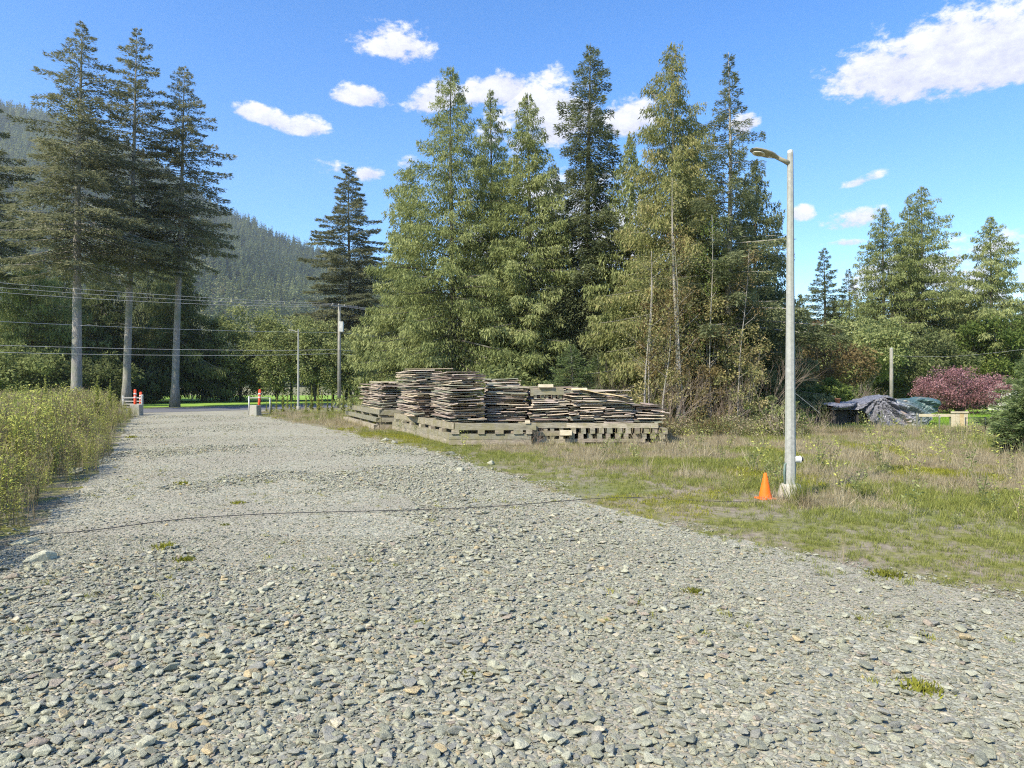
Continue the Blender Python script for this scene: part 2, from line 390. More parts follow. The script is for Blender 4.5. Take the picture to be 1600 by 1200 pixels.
def conc_(c1, c2):
    def b(N):
        o = objc(N); n = N.noise(o, 14, 6, 0.7); k = N.noise(stretched(N, o, (4, 4, 0.6)), 2.0, 4); w = N.noise(o, 90, 2, 0.6)
        c = N.mix(N.maprange(k, 0.4, 0.7, 0, 0.6), N.ramp(n, [(0.3, c1), (0.7, c2)]), (0.30, 0.32, 0.24))
        c = N.mix(N.maprange(w, 0.55, 0.65, 0, 0.4), c, (0.2, 0.2, 0.18))
        return c, (n, 0.35, 0.01)
    return b
M['polecon'] = pbr('pole_concrete', conc_((0.25, 0.25, 0.225), (0.42, 0.42, 0.38)), 0.85)
M['footing'] = pbr('footing_concrete', conc_((0.30, 0.275, 0.215), (0.50, 0.46, 0.37)), 0.95)
M['block'] = pbr('block_concrete', conc_((0.28, 0.26, 0.21), (0.42, 0.39, 0.33)), 0.95)
M['polewood'] = pbr('pole_wood', bark_((0.20, 0.185, 0.15), (0.40, 0.37, 0.32)), 0.9)
def flat(name, c, rough=0.5, metal=0.0, var=0.25, sc=6):
    def b(N):
        n = N.noise(objc(N), sc, 5, 0.65); d = tuple(x * (1 - var) for x in c); l = tuple(min(1, x * (1 + var)) for x in c)
        return N.ramp(n, [(0.3, d), (0.7, l)]), (n, 0.1, 0.01)
    return pbr(name, b, rough, metal)
M['lamphead'] = flat('lamp_housing', (0.27, 0.25, 0.17), 0.5)
M['lens'] = flat('lamp_lens', (0.60, 0.58, 0.48), 0.25)
M['leds'] = flat('lamp_modules', (0.30, 0.27, 0.16), 0.35)
M['whitebox'] = flat('white_plastic', (0.66, 0.66, 0.62), 0.5, var=0.1)
M['pipe'] = flat('green_conduit', (0.13, 0.18, 0.15), 0.5)
M['cone'] = flat('orange_plastic', (0.84, 0.16, 0.012), 0.45, var=0.14, sc=9)
M['redpost'] = flat('red_orange_plastic', (0.72, 0.075, 0.022), 0.5, var=0.15)
M['reflect'] = flat('reflective_band', (0.74, 0.55, 0.50), 0.4, var=0.1)
M['galv'] = flat('galvanised_metal', (0.48, 0.48, 0.43), 0.5, 0.3)
M['railwhite'] = flat('whitish_rail', (0.36, 0.345, 0.30), 0.6, var=0.12)
M['blackmetal'] = flat('black_metal', (0.03, 0.035, 0.035), 0.5)
M['fencepost'] = flat('olive_post', (0.17, 0.18, 0.12), 0.7)
M['cable'] = flat('black_cable', (0.045, 0.045, 0.045), 0.7)
M['wire'] = flat('grey_wire', (0.42, 0.42, 0.42), 0.6)
M['pot'] = flat('terracotta', (0.36, 0.17, 0.09), 0.8)
M['shed'] = flat('white_siding', (0.66, 0.66, 0.63), 0.7, var=0.06)
M['roofgrey'] = flat('grey_roof', (0.22, 0.22, 0.22), 0.8)
M['darkglass'] = flat('dark_glass', (0.03, 0.035, 0.04), 0.15)
M['darkvoid'] = flat('dark_board', (0.05, 0.045, 0.04), 0.9)
def tarp_(N):
    o = objc(N); n = N.noise(o, 1.0, 4, 0.6); k = N.noise(stretched(N, o, (14, 14, 14)), 1.0, 4, 0.7); at = N.n('ShaderNodeAttribute', attribute_name='tint').outputs['Fac']
    c = N.mix(at, N.ramp(k, [(0.35, (0.050, 0.050, 0.062)), (0.65, (0.26, 0.26, 0.28))]), N.ramp(k, [(0.3, (0.025, 0.055, 0.055)), (0.7, (0.10, 0.17, 0.165))]))  # greyish-blue sheen on the crumples is painted into the colour ramp
    c = N.mix(N.maprange(n, 0.60, 0.68, 0, 0.7), c, (0.36, 0.27, 0.20))
    return c, (k, 0.4, 0.03)
M['tarp'] = pbr('crumpled_tarp', tarp_, 0.38, spec=0.5)

# ------------------------------------------------------------------ scatter by geometry nodes (for stuff only)
def variants(name, meshes):
    c = bpy.data.collections.new(name)
    for i, me in enumerate(meshes):
        o = bpy.data.objects.new('%s_%03d' % (name, i), me); c.objects.link(o)
    ng = bpy.data.node_groups.new(name + '_scatter', 'GeometryNodeTree')
    ng.interface.new_socket('Geometry', in_out='INPUT', socket_type='NodeSocketGeometry')
    ng.interface.new_socket('Geometry', in_out='OUTPUT', socket_type='NodeSocketGeometry')
    N = ng.nodes; L = ng.links
    gi = N.new('NodeGroupInput'); go = N.new('NodeGroupOutput'); ci = N.new('GeometryNodeCollectionInfo')
    ci.inputs['Collection'].default_value = c; ci.inputs['Separate Children'].default_value = True; ci.inputs['Reset Children'].default_value = True
    ip = N.new('GeometryNodeInstanceOnPoints'); ip.inputs['Pick Instance'].default_value = True
    def at(nm, ty):
        a = N.new('GeometryNodeInputNamedAttribute'); a.data_type = ty; a.inputs['Name'].default_value = nm; return a.outputs['Attribute']
    e = N.new('FunctionNodeEulerToRotation'); L.new(at('rot', 'FLOAT_VECTOR'), e.inputs[0])
    L.new(gi.outputs[0], ip.inputs['Points']); L.new(ci.outputs[0], ip.inputs['Instance'])
    L.new(at('idx', 'INT'), ip.inputs['Instance Index']); L.new(e.outputs[0], ip.inputs['Rotation']); L.new(at('scl', 'FLOAT_VECTOR'), ip.inputs['Scale'])
    L.new(ip.outputs[0], go.inputs[0])
    return ng
def scatter(name, ng, P, rot, scl, idx, parent=None):
    n = len(P); me = bpy.data.meshes.new(name); me.vertices.add(n)
    me.vertices.foreach_set('co', np.ascontiguousarray(P, dtype=np.float32).ravel())
    scl = np.asarray(scl, dtype=np.float32)
    if scl.ndim == 1: scl = np.repeat(scl[:, None], 3, 1)
    for nm, ty, key, arr in (('rot', 'FLOAT_VECTOR', 'vector', rot), ('scl', 'FLOAT_VECTOR', 'vector', scl), ('idx', 'INT', 'value', idx)):
        a = me.attributes.new(nm, ty, 'POINT')
        a.data.foreach_set(key, np.ascontiguousarray(arr, dtype=np.int32 if ty == 'INT' else np.float32).ravel())
    o = link(name, me, parent); md = o.modifiers.new('scatter', 'NODES'); md.node_group = ng
    return o

# ================================================================== SETTING
def sheet(name, pts, z, mat, label):
    b = MB(); b.add([(x, y, z) for x, y in pts], [tuple(range(len(pts)))]); o = b.build(name, mat)
    tag(o, label, None, None, 'structure'); return o
b = MB(); b.add([(-4000, -600, 0), (4000, -600, 0), (4000, 4500, 0), (-4000, 4500, 0)], [(0, 1, 2, 3)])
tag(b.build('ground', M['ground']), 'flat mossy ground with bare soil and dry grass', None, None, 'structure')

LE = [(-4.0, -3.0), (-4.6, 2.0), (-5.6, 7.0), (-5.95, 7.9), (-6.3, 8.9), (-7.6, 11.5), (-9.3, 15.2), (-12.2, 21.0), (-16.5, 29.0), (-21.0, 37.5), (-24.4, 45.0), (-26.2, 47.5)]
RE = [(6.5, -3.0), (6.2, 3.0), (5.3, 5.6), (4.6, 6.3), (4.0, 7.1), (3.6, 7.9), (2.4, 9.3), (1.35, 11.2), (0.0, 14.7), (-2.3, 20.0), (-6.7, 28.2), (-11.5, 36.0), (-15.4, 42.5), (-17.5, 47.0), (-19.2, 54.6)]
def jag(line, seed):
    out = []
    rr = random.Random(seed)
    for (x0, y0), (x1, y1) in zip(line[:-1], line[1:]):
        n = max(2, int(math.hypot(x1 - x0, y1 - y0) / 0.35))
        for i in range(n):
            t = i / n; out.append((x0 + (x1 - x0) * t + rr.uniform(-0.12, 0.12), y0 + (y1 - y0) * t))
    out.append(line[-1]); return out
gravel = sheet('gravel_drive', jag(LE, 1)[::-1] + jag(RE, 2), 0.004, M['gravelbed'], 'wide drive of grey green crushed stone running to the road')
lex = np.array(LE); rex = np.array(RE)
def left_edge(y): return np.interp(y, lex[:, 1], lex[:, 0])
def right_edge(y): return np.interp(y, rex[:, 1], rex[:, 0])

# road crossing behind the end of the drive
rd = Vector((0.72, 0.69, 0)).normalized(); rn = Vector((-rd.y, rd.x, 0)); r0 = Vector((-25.3, 47.4, 0))
def rp(s, w): v = r0 + rd * s + rn * w; return (v.x, v.y)
sheet('road', [rp(-90, 0), rp(130, 0), rp(130, 8.6), rp(-90, 8.6)], 0.014, M['asphalt'], 'grey asphalt road crossing at the far end of the drive')
sheet('road_line', [rp(-90, 0.35), rp(130, 0.35), rp(130, 0.47), rp(-90, 0.47)], 0.019, M['railwhite'], 'worn white edge line on the asphalt road')
sheet('lawn', [(-120, 30), (-60, 28), (-33, 56), (-5, 86), (-5, 120), (-120, 120)], 0.007, M['lawnsheet'], 'bright green lawn beyond the road under the firs')
sheet('garden_lawn', [(10.5, 31.5), (60, 24), (90, 60), (40, 75), (11, 60)], 0.009, M['lawnsheet'], 'bright green garden lawn around the covered pile')

# hillside
RX = np.array([-1600, -900, -400, -100, 0, 50, 100, 200, 300, 365, 400, 440, 480, 540, 600, 700, 850, 1000, 1300]);
RY = np.array([200, 90, 110, 135, 152, 163, 178, 215, 285, 326, 338, 361, 378, 398, 418, 455, 505, 560, 598])
def hill_point(px, v):
    px = np.asarray(px, float); v = np.asarray(v, float)
    yr = np.interp(px, RX, RY); D0, D1 = 420.0, 1500.0
    d = D0 + (D1 - D0) * v
    zr = (600 - yr) / F * D1 - 18
    z = zr * np.clip(v, 0, 1) ** 1.25 * (1 + 0.0 * v)
    z = np.where(v > 1, zr * (1 - (v - 1) * 1.5), z)
    n = fnoise(px, v * 600, 0.012, 3) - 0.5
    z = z + n * 50 * np.clip(v, 0, 1) * np.clip((1.02 - v) * 4, 0.15, 1)
    return (px - 800) / F * d, d, z - 3
hp = np.arange(-1600, 1301, 20.0); hv = np.linspace(0, 1.3, 40)
PX, HV = np.meshgrid(hp, hv); hx, hy, hz = hill_point(PX, HV)
V = np.stack([hx, hy, hz], -1).reshape(-1, 3); nc = len(hp); Fs = [(j * nc + i, j * nc + i + 1, (j + 1) * nc + i + 1, (j + 1) * nc + i) for j in range(len(hv) - 1) for i in range(nc - 1)]
b = MB(); b.add(V, Fs); tag(b.build('hillside', M['hill'], smooth=True), 'steep wooded hillside rising beyond the road on the left', None, None, 'structure')

# ================================================================== TREES
def tree_trunk(b, H, r0, lean, rng, sides=10, tint=0.5):
    pts = []; rad = []
    for i in range(15):
        t = i / 14; z = H * t
        pts.append((lean[0] * t + 0.05 * math.sin(t * 7 + r0 * 50), lean[1] * t + 0.05 * math.cos(t * 5), z - 0.05))
        rad.append(max(0.012, r0 * (1 - t) ** 0.8 + (r0 * 0.45 * math.exp(-z / (r0 * 1.3)))))
    b.tube(pts, rad, sides, tint)

def conifer(name, label, cat, loc, H, zb, R, r0, kind='fir', mat='fir', bark='darkbark', nb=150, N=30000, sl_=0.28, lean=(0, 0), seed=1,
            droop=12, rise=30, sag=0.25, hang=0.15, widthk=0.33, prof=None, group=None, dead=0, jitter=0.3, aspect=0.3, tintb=0.5):
    rng = np.random.default_rng(seed)
    nb = int(nb * (1.35 if kind == 'fir' else 1.7)); R = R * (1.12 if kind == 'fir' else 1.24); N = int(N * (1.9 if kind == 'fir' else 2.1)); sl_ = sl_ * (0.92 if kind == 'fir' else 0.98); aspect = aspect * 1.15; r0 = r0 * (1.0 if kind == 'fir' else 0.75); rise = min(rise, 42); hang = hang * 1.15
    t = np.sort(((np.arange(nb) + rng.random(nb)) / nb) ** 1.0)
    z = zb + (H - zb) * t * 0.985
    if prof is None:
        if kind == 'fir': pr = np.minimum(1, 0.62 + 2.2 * t) * (1 - t) ** 0.72 + 0.02
        elif kind == 'cedar': pr = (1 - t) ** 0.74 * 0.98 + 0.02
        else: pr = np.minimum(1, 0.8 + t) * (1 - t) ** 0.85 + 0.03
    else: pr = prof(t)
    az = np.arange(nb) * 2.39996 + rng.normal(0, 0.35, nb)
    L = R * pr * rng.uniform(1 - jitter * 1.3, 1 + jitter * 0.6, nb) * (1 + 0.16 * np.sin(az * 2 + z * 0.6 + seed))
    pitch = np.radians(-droop + (rise + droop) * t + rng.normal(0, 5, nb))
    dirh = np.stack([np.cos(az), np.sin(az), 0 * az], 1); side = np.stack([-np.sin(az), np.cos(az), 0 * az], 1)
    def curve(i, s):
        Li = L[i]; tz = z[i] / H
        r = Li * s; dz = Li * (s * np.tan(pitch[i]) * (1 - 0.45 * s) - sag * s ** 2 + sag * 0.55 * s ** 3.5)
        base = np.stack([lean[0] * tz, lean[1] * tz, z[i]], -1)
        return base + dirh[i] * r[:, None] + np.stack([0 * r, 0 * r, dz], 1)
    wgt = L ** 1.25 + 0.05 * R ** 1.25; cnt = np.maximum(6, (N * wgt / wgt.sum())).astype(int)
    idx = np.repeat(np.arange(nb), cnt); n = len(idx)
    s = 0.10 + 0.92 * rng.random(n) ** 0.72
    w = L[idx] * widthk * np.clip(1.08 - s, 0.02, 1) ** 0.75 * np.clip(s * 4, 0, 1) + 0.05
    tt = np.clip(rng.normal(0, 0.55, n), -1.2, 1.2)
    # gather sprays in twigs so that the crown shows clumps and gaps
    tw = np.round(s * 9 + rng.normal(0, 0.25, n)) / 9; s = 0.42 * tw + 0.58 * s + rng.normal(0, 0.012, n)
    P = curve(idx, np.clip(s, 0.03, 1.04)) + side[idx] * (tt * w)[:, None]
    P[:, 2] += -0.22 * np.abs(tt) * w - hang * rng.random(n) ** 1.6 * (0.4 + 0.6 * np.minimum(1, L[idx] / R * 1.6)) + rng.normal(0, 0.035, n)
    slope = np.tan(pitch[idx]) - 2 * sag * s + sag * 1.9 * s ** 2.5
    Dv = dirh[idx] * 0.75 + side[idx] * (tt * 1.1)[:, None] + rng.normal(0, 0.28, (n, 3))
    Dv[:, 2] += slope * 0.7 - (0.25 if kind == 'fir' else 1.5) * hang * 2.2 * np.where(rng.random(n) < 0.8, 1, -0.8)
    Ln = sl_ * rng.uniform(0.4, 1.4, n) * (0.55 + 0.45 * np.clip(L[idx] / R, 0, 1)); Wd = Ln * aspect * rng.uniform(0.7, 1.3, n)
    br = rng.normal(0, 0.13, nb)
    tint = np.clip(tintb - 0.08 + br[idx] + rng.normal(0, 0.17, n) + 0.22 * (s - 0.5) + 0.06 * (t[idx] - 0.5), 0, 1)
    root = thing(name, label, cat, (loc[0], loc[1], 0), 0, group)
    b = MB(); tree_trunk(b, H * 0.995, r0, lean, rng)
    order = np.argsort(-L)[:min(nb, 110)]
    for i in order:
        q = curve(np.full(5, i), np.array([0.0, 0.25, 0.5, 0.75, 0.95])); rr = 0.008 + 0.012 * L[i]
        b.tube(q, [rr, rr * 0.8, rr * 0.6, rr * 0.4, rr * 0.15], 3, 0.5, False)
    for k in range(dead):
        zz = rng.uniform(zb * 0.45, zb * 1.02); a = rng.uniform(0, 6.28); l = rng.uniform(0.3, 0.35 * R); tz = zz / H
        c = Vector((lean[0] * tz, lean[1] * tz, zz)); e = c + Vector((math.cos(a) * l, math.sin(a) * l, rng.uniform(-0.3, 0.05) * l))
        b.tube([c, (c + e) / 2 + Vector((0, 0, 0.06 * l)), e], [0.02, 0.014, 0.005], 3, 0.5, False)
    b.build('trunk', M[bark], root, True)
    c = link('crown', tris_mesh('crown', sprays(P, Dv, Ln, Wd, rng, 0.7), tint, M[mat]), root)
    return root

def copy_thing(root, loc, rz=0.0, scale=1.0, label=None, sz=None):
    r = root.copy(); COL.objects.link(r); r.location = loc; r.rotation_euler = (0, 0, rz)
    r.scale = (scale, scale, sz if sz else scale)
    if label: r['label'] = label
    for ch in list(root.children):
        c = ch.copy(); COL.objects.link(c); c.parent = r; c.matrix_parent_inverse = ch.matrix_parent_inverse
        for g in ch.children:
            d = g.copy(); COL.objects.link(d); d.parent = c
    return r

def broad(name, label, cat, loc, H, R, zb, r0, mat, bark='darkbark', N=14000, nc_=60, leaf=0.22, seed=1, limbs=14, flatk=1.0, gapk=0.26, tintb=0.5, group=None, base_fill=False):
    rng = np.random.default_rng(seed)
    u = unit(rng.normal(size=(nc_, 3))); rad = rng.random(nc_) ** 0.38
    C = u * rad[:, None]; C[:, 2] = C[:, 2]
    cz = (H + zb) / 2; hz_ = (H - zb) / 2
    C = np.stack([C[:, 0] * R, C[:, 1] * R * flatk, cz + C[:, 2] * hz_], 1)
    k = rng.integers(0, nc_, N); cr = gapk * R * rng.uniform(0.6, 1.2, nc_)
    off = unit(rng.normal(size=(N, 3))) * (rng.random(N) ** 0.5)[:, None] * cr[k][:, None]; off[:, 2] *= 0.75
    P = C[k] + off; P[:, 2] = np.maximum(P[:, 2], 0.03)
    Dv = off / np.maximum(cr[k][:, None], 0.01) + rng.normal(0, 0.6, (N, 3)); Dv[:, 2] -= 0.25
    Ln = leaf * rng.uniform(0.6, 1.3, N); tint = np.clip(tintb + rng.normal(0, 0.12, nc_)[k] + rng.normal(0, 0.16, N), 0, 1)
    root = thing(name, label, cat, (loc[0], loc[1], 0), 0, group)
    b = MB(); th = H * 0.62
    if zb > 0.4: b.tube([(0, 0, -0.05), (0.03, 0, zb * 0.6), (0.0, 0.05, th)], [r0 * 1.3, r0, r0 * 0.35], 8)
    for i in range(min(limbs, nc_)):
        c = Vector(C[i]); s0 = Vector((0, 0, (zb * 0.7 if zb > 0.4 else 0.0))); md = s0.lerp(c, 0.5) + Vector((0, 0, 0.12 * R)) * (1 if zb > .4 else 1)
        b.tube([s0, md, c], [r0 * 0.5, r0 * 0.3, r0 * 0.1], 4, 0.5, False)
    b.build('trunk' if zb > 0.4 else 'stems', M[bark], root, True)
    link('crown' if zb > 0.4 else 'leaves', quads_mesh('leaves', kites(P, Dv, Ln, Ln * 0.6, rng, 1.0), tint, M[mat]), root)
    return root

def X(px, d): return (gx(px, d), d)
def Z(py, d): return gz(py, d)
# three tall firs at the left, with their neighbours
conifer('douglas_fir', 'tallest fir with the thickest bare pale trunk, left of the three by the road', 'fir tree', X(117, 52), Z(28, 52), Z(425, 52), 5.6, 0.40, 'fir', 'fir', 'bark',
        150, 30000, 0.33, (0.5, 0), 11, 14, 32, 0.30, 0.25, 0.34, dead=16, jitter=0.42, tintb=0.56)
conifer('douglas_fir', 'middle one of the three tall firs with bare pale trunks', 'fir tree', X(197, 57), Z(38, 57), Z(415, 57), 4.7, 0.33, 'fir', 'fir', 'bark',
        130, 24000, 0.33, (0.95, 0), 12, 10, 36, 0.26, 0.22, 0.30, dead=26, jitter=0.46, tintb=0.62)
conifer('douglas_fir', 'slim pointed fir with a bare pale trunk, right of the three by the road', 'fir tree', X(273, 59.5), Z(100, 59.5), Z(410, 59.5), 4.6, 0.33, 'fir', 'fir', 'bark',
        140, 25000, 0.32, (0.9, 0), 13, 14, 36, 0.28, 0.25, 0.34, dead=18, jitter=0.38, tintb=0.72)
conifer('douglas_fir', 'fir cut by the left edge of the picture with only its branches showing', 'fir tree', X(-42, 60), Z(112, 60), Z(430, 60), 5.0, 0.36, 'fir', 'fir', 'bark',
        130, 26000, 0.36, (0.4, 0), 14, 14, 30, 0.30, 0.25, 0.34, dead=8)
conifer('fir_tree', 'broad dark fir standing alone against the wooded hill, left of the cedars', 'fir tree', X(545, 84), Z(256, 84), Z(590, 84), 7.2, 0.34, 'fir', 'fir', 'darkbark',
        190, 56000, 0.44, (0, 0), 15, 10, 34, 0.22, 0.2, 0.34, jitter=0.3)
# darker understory on the left beyond the road
conifer('cedar_tree', 'rounded lit cedar filling the left edge behind the tall yellow weeds', 'cedar tree', X(48, 66), Z(398, 66), 0.6, 5.2, 0.3, 'cedar', 'cedar', 'darkbark', 130, 26000, 0.34, (0, 0), 21, 16, 35, 0.3, 0.5, tintb=0.42,
        prof=lambda t: (1 - t ** 2.2) * 0.95 + 0.05)
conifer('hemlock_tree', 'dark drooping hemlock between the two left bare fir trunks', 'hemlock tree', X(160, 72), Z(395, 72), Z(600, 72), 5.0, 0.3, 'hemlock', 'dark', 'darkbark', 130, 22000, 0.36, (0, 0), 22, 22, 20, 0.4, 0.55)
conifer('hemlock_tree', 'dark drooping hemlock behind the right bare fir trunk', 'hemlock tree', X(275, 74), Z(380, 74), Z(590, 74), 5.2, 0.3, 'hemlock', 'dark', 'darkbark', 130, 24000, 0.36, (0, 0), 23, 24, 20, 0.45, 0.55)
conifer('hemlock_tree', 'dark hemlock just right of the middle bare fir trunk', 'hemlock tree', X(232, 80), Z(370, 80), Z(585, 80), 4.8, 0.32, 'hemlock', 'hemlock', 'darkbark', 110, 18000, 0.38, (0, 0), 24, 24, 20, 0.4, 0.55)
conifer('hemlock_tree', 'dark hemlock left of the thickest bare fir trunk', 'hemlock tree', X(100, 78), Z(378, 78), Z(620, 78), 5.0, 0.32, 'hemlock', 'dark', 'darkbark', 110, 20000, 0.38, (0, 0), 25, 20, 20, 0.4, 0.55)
broad('shrub', 'dark leafy shrub low beside the thickest bare trunk', 'shrub', X(140, 60), 4.6, 3.6, 0.2, 0.06, 'dark', N=9000, nc_=45, leaf=0.26, seed=31, tintb=0.45)
broad('shrub', 'grey green leafy shrub at the left edge above the weeds', 'shrub', X(30, 56), 5.0, 3.8, 0.2, 0.06, 'cedar', N=10000, nc_=50, leaf=0.26, seed=32, tintb=0.3)
broad('broadleaf_tree', 'dark low tree seen under the firs with its stem on the bright lawn', 'tree', X(318, 80), 8.5, 4.0, 1.4, 0.28, 'dark', N=11000, nc_=50, leaf=0.32, seed=33, tintb=0.35)
broad('broadleaf_tree', 'dark tree with a pale dim stem between the middle and right bare trunks', 'tree', X(248, 88), 11.5, 5.0, 3.2, 0.42, 'dark', 'bark', N=11000, nc_=50, leaf=0.34, seed=34, tintb=0.3)
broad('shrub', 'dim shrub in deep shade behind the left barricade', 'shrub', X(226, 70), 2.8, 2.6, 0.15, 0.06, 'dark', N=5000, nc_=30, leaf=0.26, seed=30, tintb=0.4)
# rounded hedge of trees behind the road
for i, (px, top, R, sd, lab, mt, tb) in enumerate([
        (375, 480, 3.6, 41, 'dense rounded dark green tree left of the smaller street lamp', 'cedar', 0.56),
        (432, 486, 3.8, 42, 'dense dark green tree directly behind the smaller street lamp', 'cedar', 0.56),
        (492, 498, 3.9, 43, 'dense dark green tree between the smaller street lamp and the wooden utility pole', 'cedar', 0.56),
        (560, 520, 3.8, 44, 'dense dark green tree just right of the wooden utility pole', 'cedar', 0.5),
        (455, 470, 2.6, 45, 'yellow green tree top showing above the dark hedge of trees', 'bright', 0.4),
        (520, 486, 2.8, 46, 'mid green tree top with autumn tints behind the wooden utility pole', 'goldcedar', 0.5)]):
    d = 78 if i < 4 else 84
    broad('hedge_tree', lab, 'tree', X(px, d), Z(top, d), R, 0.5 if i < 4 else 3.0, 0.14, mt, N=22000 if i < 4 else 7500, nc_=110 if i < 4 else 36, leaf=0.24, seed=sd, gapk=0.3, tintb=tb)

# the tall central group
conifer('cedar_tree', 'broad tall cedar at the left end of the central group, behind the board stacks', 'cedar tree', X(705, 38), Z(98, 38), 0.6, 4.5, 0.30, 'cedar', 'cedar', 'darkbark',
        190, 60000, 0.21, (0, 0), 51, 16, 58, 0.25, 0.35, jitter=0.28, prof=lambda t: (1 - t) ** 0.72 + 0.015, tintb=0.52)
conifer('cedar_tree', 'slimmer pointed cedar, second from the left in the central group', 'cedar tree', X(767, 41), Z(134, 41), 1.0, 3.0, 0.26, 'cedar', 'cedar', 'darkbark',
        150, 36000, 0.22, (0, 0), 52, 12, 60, 0.25, 0.35, jitter=0.28, prof=lambda t: (1 - t) ** 0.72 + 0.015, tintb=0.46)
conifer('cedar_tree', 'pointed cedar third from the left in the central group', 'cedar tree', X(826, 37), Z(140, 37), 1.0, 2.9, 0.27, 'cedar', 'cedar', 'darkbark',
        170, 46000, 0.21, (0, 0), 53, 12, 60, 0.25, 0.35, jitter=0.28, prof=lambda t: (1 - t) ** 0.66 + 0.015, tintb=0.56)
conifer('spruce_tree', 'dark narrow spruce with shaggy layered branches in the middle of the central group', 'spruce tree', X(918, 37), Z(62, 37), Z(545, 37), 2.5, 0.27, 'fir', 'hemlock', 'darkbark',
        130, 42000, 0.22, (0.1, 0), 54, 22, 26, 0.25, 0.45, 0.4, jitter=0.3, dead=10, prof=lambda t: np.minimum(1, 0.6 + t * 3) * (1 - t) ** 0.55 + 0.03)
conifer('cedar_tree', 'tall yellow green cedar with browning sprays right of the dark spruce', 'cedar tree', X(1048, 32), Z(60, 32), 1.2, 3.0, 0.26, 'cedar', 'goldcedar', 'palebark',
        170, 56000, 0.19, (0.1, 0), 55, 14, 62, 0.25, 0.42, jitter=0.36, prof=lambda t: (1 - t) ** 0.66 + 0.015, tintb=0.45)
conifer('cedar_tree', 'yellowing shorter cedar leaning into the right side of the central group', 'cedar tree', X(1082, 34), Z(170, 34), 1.0, 2.9, 0.2, 'cedar', 'goldcedar', 'palebark',
        130, 32000, 0.20, (-0.1, 0), 56, 14, 50, 0.25, 0.42, jitter=0.34, tintb=0.52)
conifer('spruce_tree', 'tall spruce with sparse long branches reaching behind the near street lamp', 'spruce tree', X(1138, 30), Z(76, 30), Z(560, 30), 3.3, 0.19, 'fir', 'hemlock', 'palebark',
        105, 34000, 0.19, (0.05, 0), 57, 8, 22, 0.12, 0.40, 0.24, jitter=0.5, dead=24, tintb=0.55, prof=lambda t: np.minimum(1, 0.9 + t) * (1 - t) ** 1.05 + 0.05)
conifer('hemlock_tree', 'dark hemlock behind the sparse spruce, left of the near street lamp', 'hemlock tree', X(1180, 35), Z(245, 35), 1.5, 2.7, 0.2, 'hemlock', 'hemlock', 'darkbark',
        130, 30000, 0.22, (0, 0), 58, 10, 30, 0.25, 0.4, tintb=0.45)
conifer('hemlock_tree', 'mid green hemlock filling in between the dark spruce and the yellow cedar', 'hemlock tree', X(985, 36), Z(205, 36), 1.0, 2.6, 0.2, 'cedar', 'cedar', 'darkbark',
        120, 28000, 0.22, (0, 0), 59, 16, 50, 0.25, 0.5, tintb=0.5)
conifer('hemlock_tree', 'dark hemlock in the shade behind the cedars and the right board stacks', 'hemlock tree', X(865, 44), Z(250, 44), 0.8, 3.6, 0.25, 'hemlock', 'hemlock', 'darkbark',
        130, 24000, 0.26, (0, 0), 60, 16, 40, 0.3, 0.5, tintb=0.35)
conifer('cedar_tree', 'lower cedar skirt left of the central group beside the dark hedge of trees', 'cedar tree', X(640, 42), Z(255, 42), 0.4, 2.8, 0.22, 'cedar', 'cedar', 'darkbark',
        130, 28000, 0.24, (0, 0), 61, 16, 50, 0.25, 0.4, tintb=0.55)
conifer('young_spruce', 'young green spruce peeking over the right board stacks', 'young spruce', X(893, 31), Z(538, 31), 0.3, 1.6, 0.07, 'fir', 'young', 'darkbark',
        90, 9000, 0.15, (0, 0), 62, 0, 40, 0.1, 0.06, 0.36, jitter=0.25, prof=lambda t: (1 - t) ** 0.8 + 0.03)
conifer('young_spruce', 'second young spruce right of the first behind the board stacks', 'young spruce', X(935, 33), Z(552, 33), 0.3, 1.3, 0.07, 'fir', 'young', 'darkbark',
        80, 7000, 0.15, (0, 0), 63, 0, 40, 0.1, 0.06, 0.36, tintb=0.35, prof=lambda t: (1 - t) ** 0.8 + 0.03)
broad('shrub', 'light green bush behind the left board stacks', 'shrub', X(602, 42), 2.9, 1.7, 0.15, 0.04, 'bright', N=4000, nc_=26, leaf=0.17, seed=64, tintb=0.45)
broad('shrub', 'dark green undergrowth bush behind the middle board stacks', 'shrub', X(800, 34), 3.6, 2.8, 0.15, 0.04, 'cedar', N=9000, nc_=44, leaf=0.19, seed=65, tintb=0.35)
broad('shrub', 'shaded green bush low between the yellow cedar and the sparse spruce', 'shrub', X(1105, 31), 4.2, 1.9, 0.15, 0.04, 'cedar', N=9000, nc_=40, leaf=0.15, seed=66, tintb=0.4)
broad('shrub', 'green bush just left of the near street lamp at the wood edge', 'shrub', X(1205, 28), 1.6, 1.1, 0.1, 0.03, 'cedar', N=5000, nc_=26, leaf=0.11, seed=67, tintb=0.5)
broad('shrub', 'olive brown leafy bush just right of the near street lamp', 'shrub', X(1290, 42), 5.6, 2.7, 0.2, 0.05, 'brownleaf', N=11000, nc_=55, leaf=0.18, seed=68, tintb=0.45)
broad('shrub', 'bright green bush between the olive brown bush and the tarp', 'shrub', X(1292, 36), 2.3, 1.2, 0.1, 0.03, 'bright', N=5000, nc_=26, leaf=0.13, seed=69, tintb=0.5)
broad('broadleaf_tree', 'thin russet leafed tree in front of the yellow cedar', 'tree', X(1040, 29.5), 6.2, 1.5, 1.6, 0.05, 'brownleaf', 'palebark', N=4200, nc_=34, leaf=0.12, seed=70, tintb=0.6)

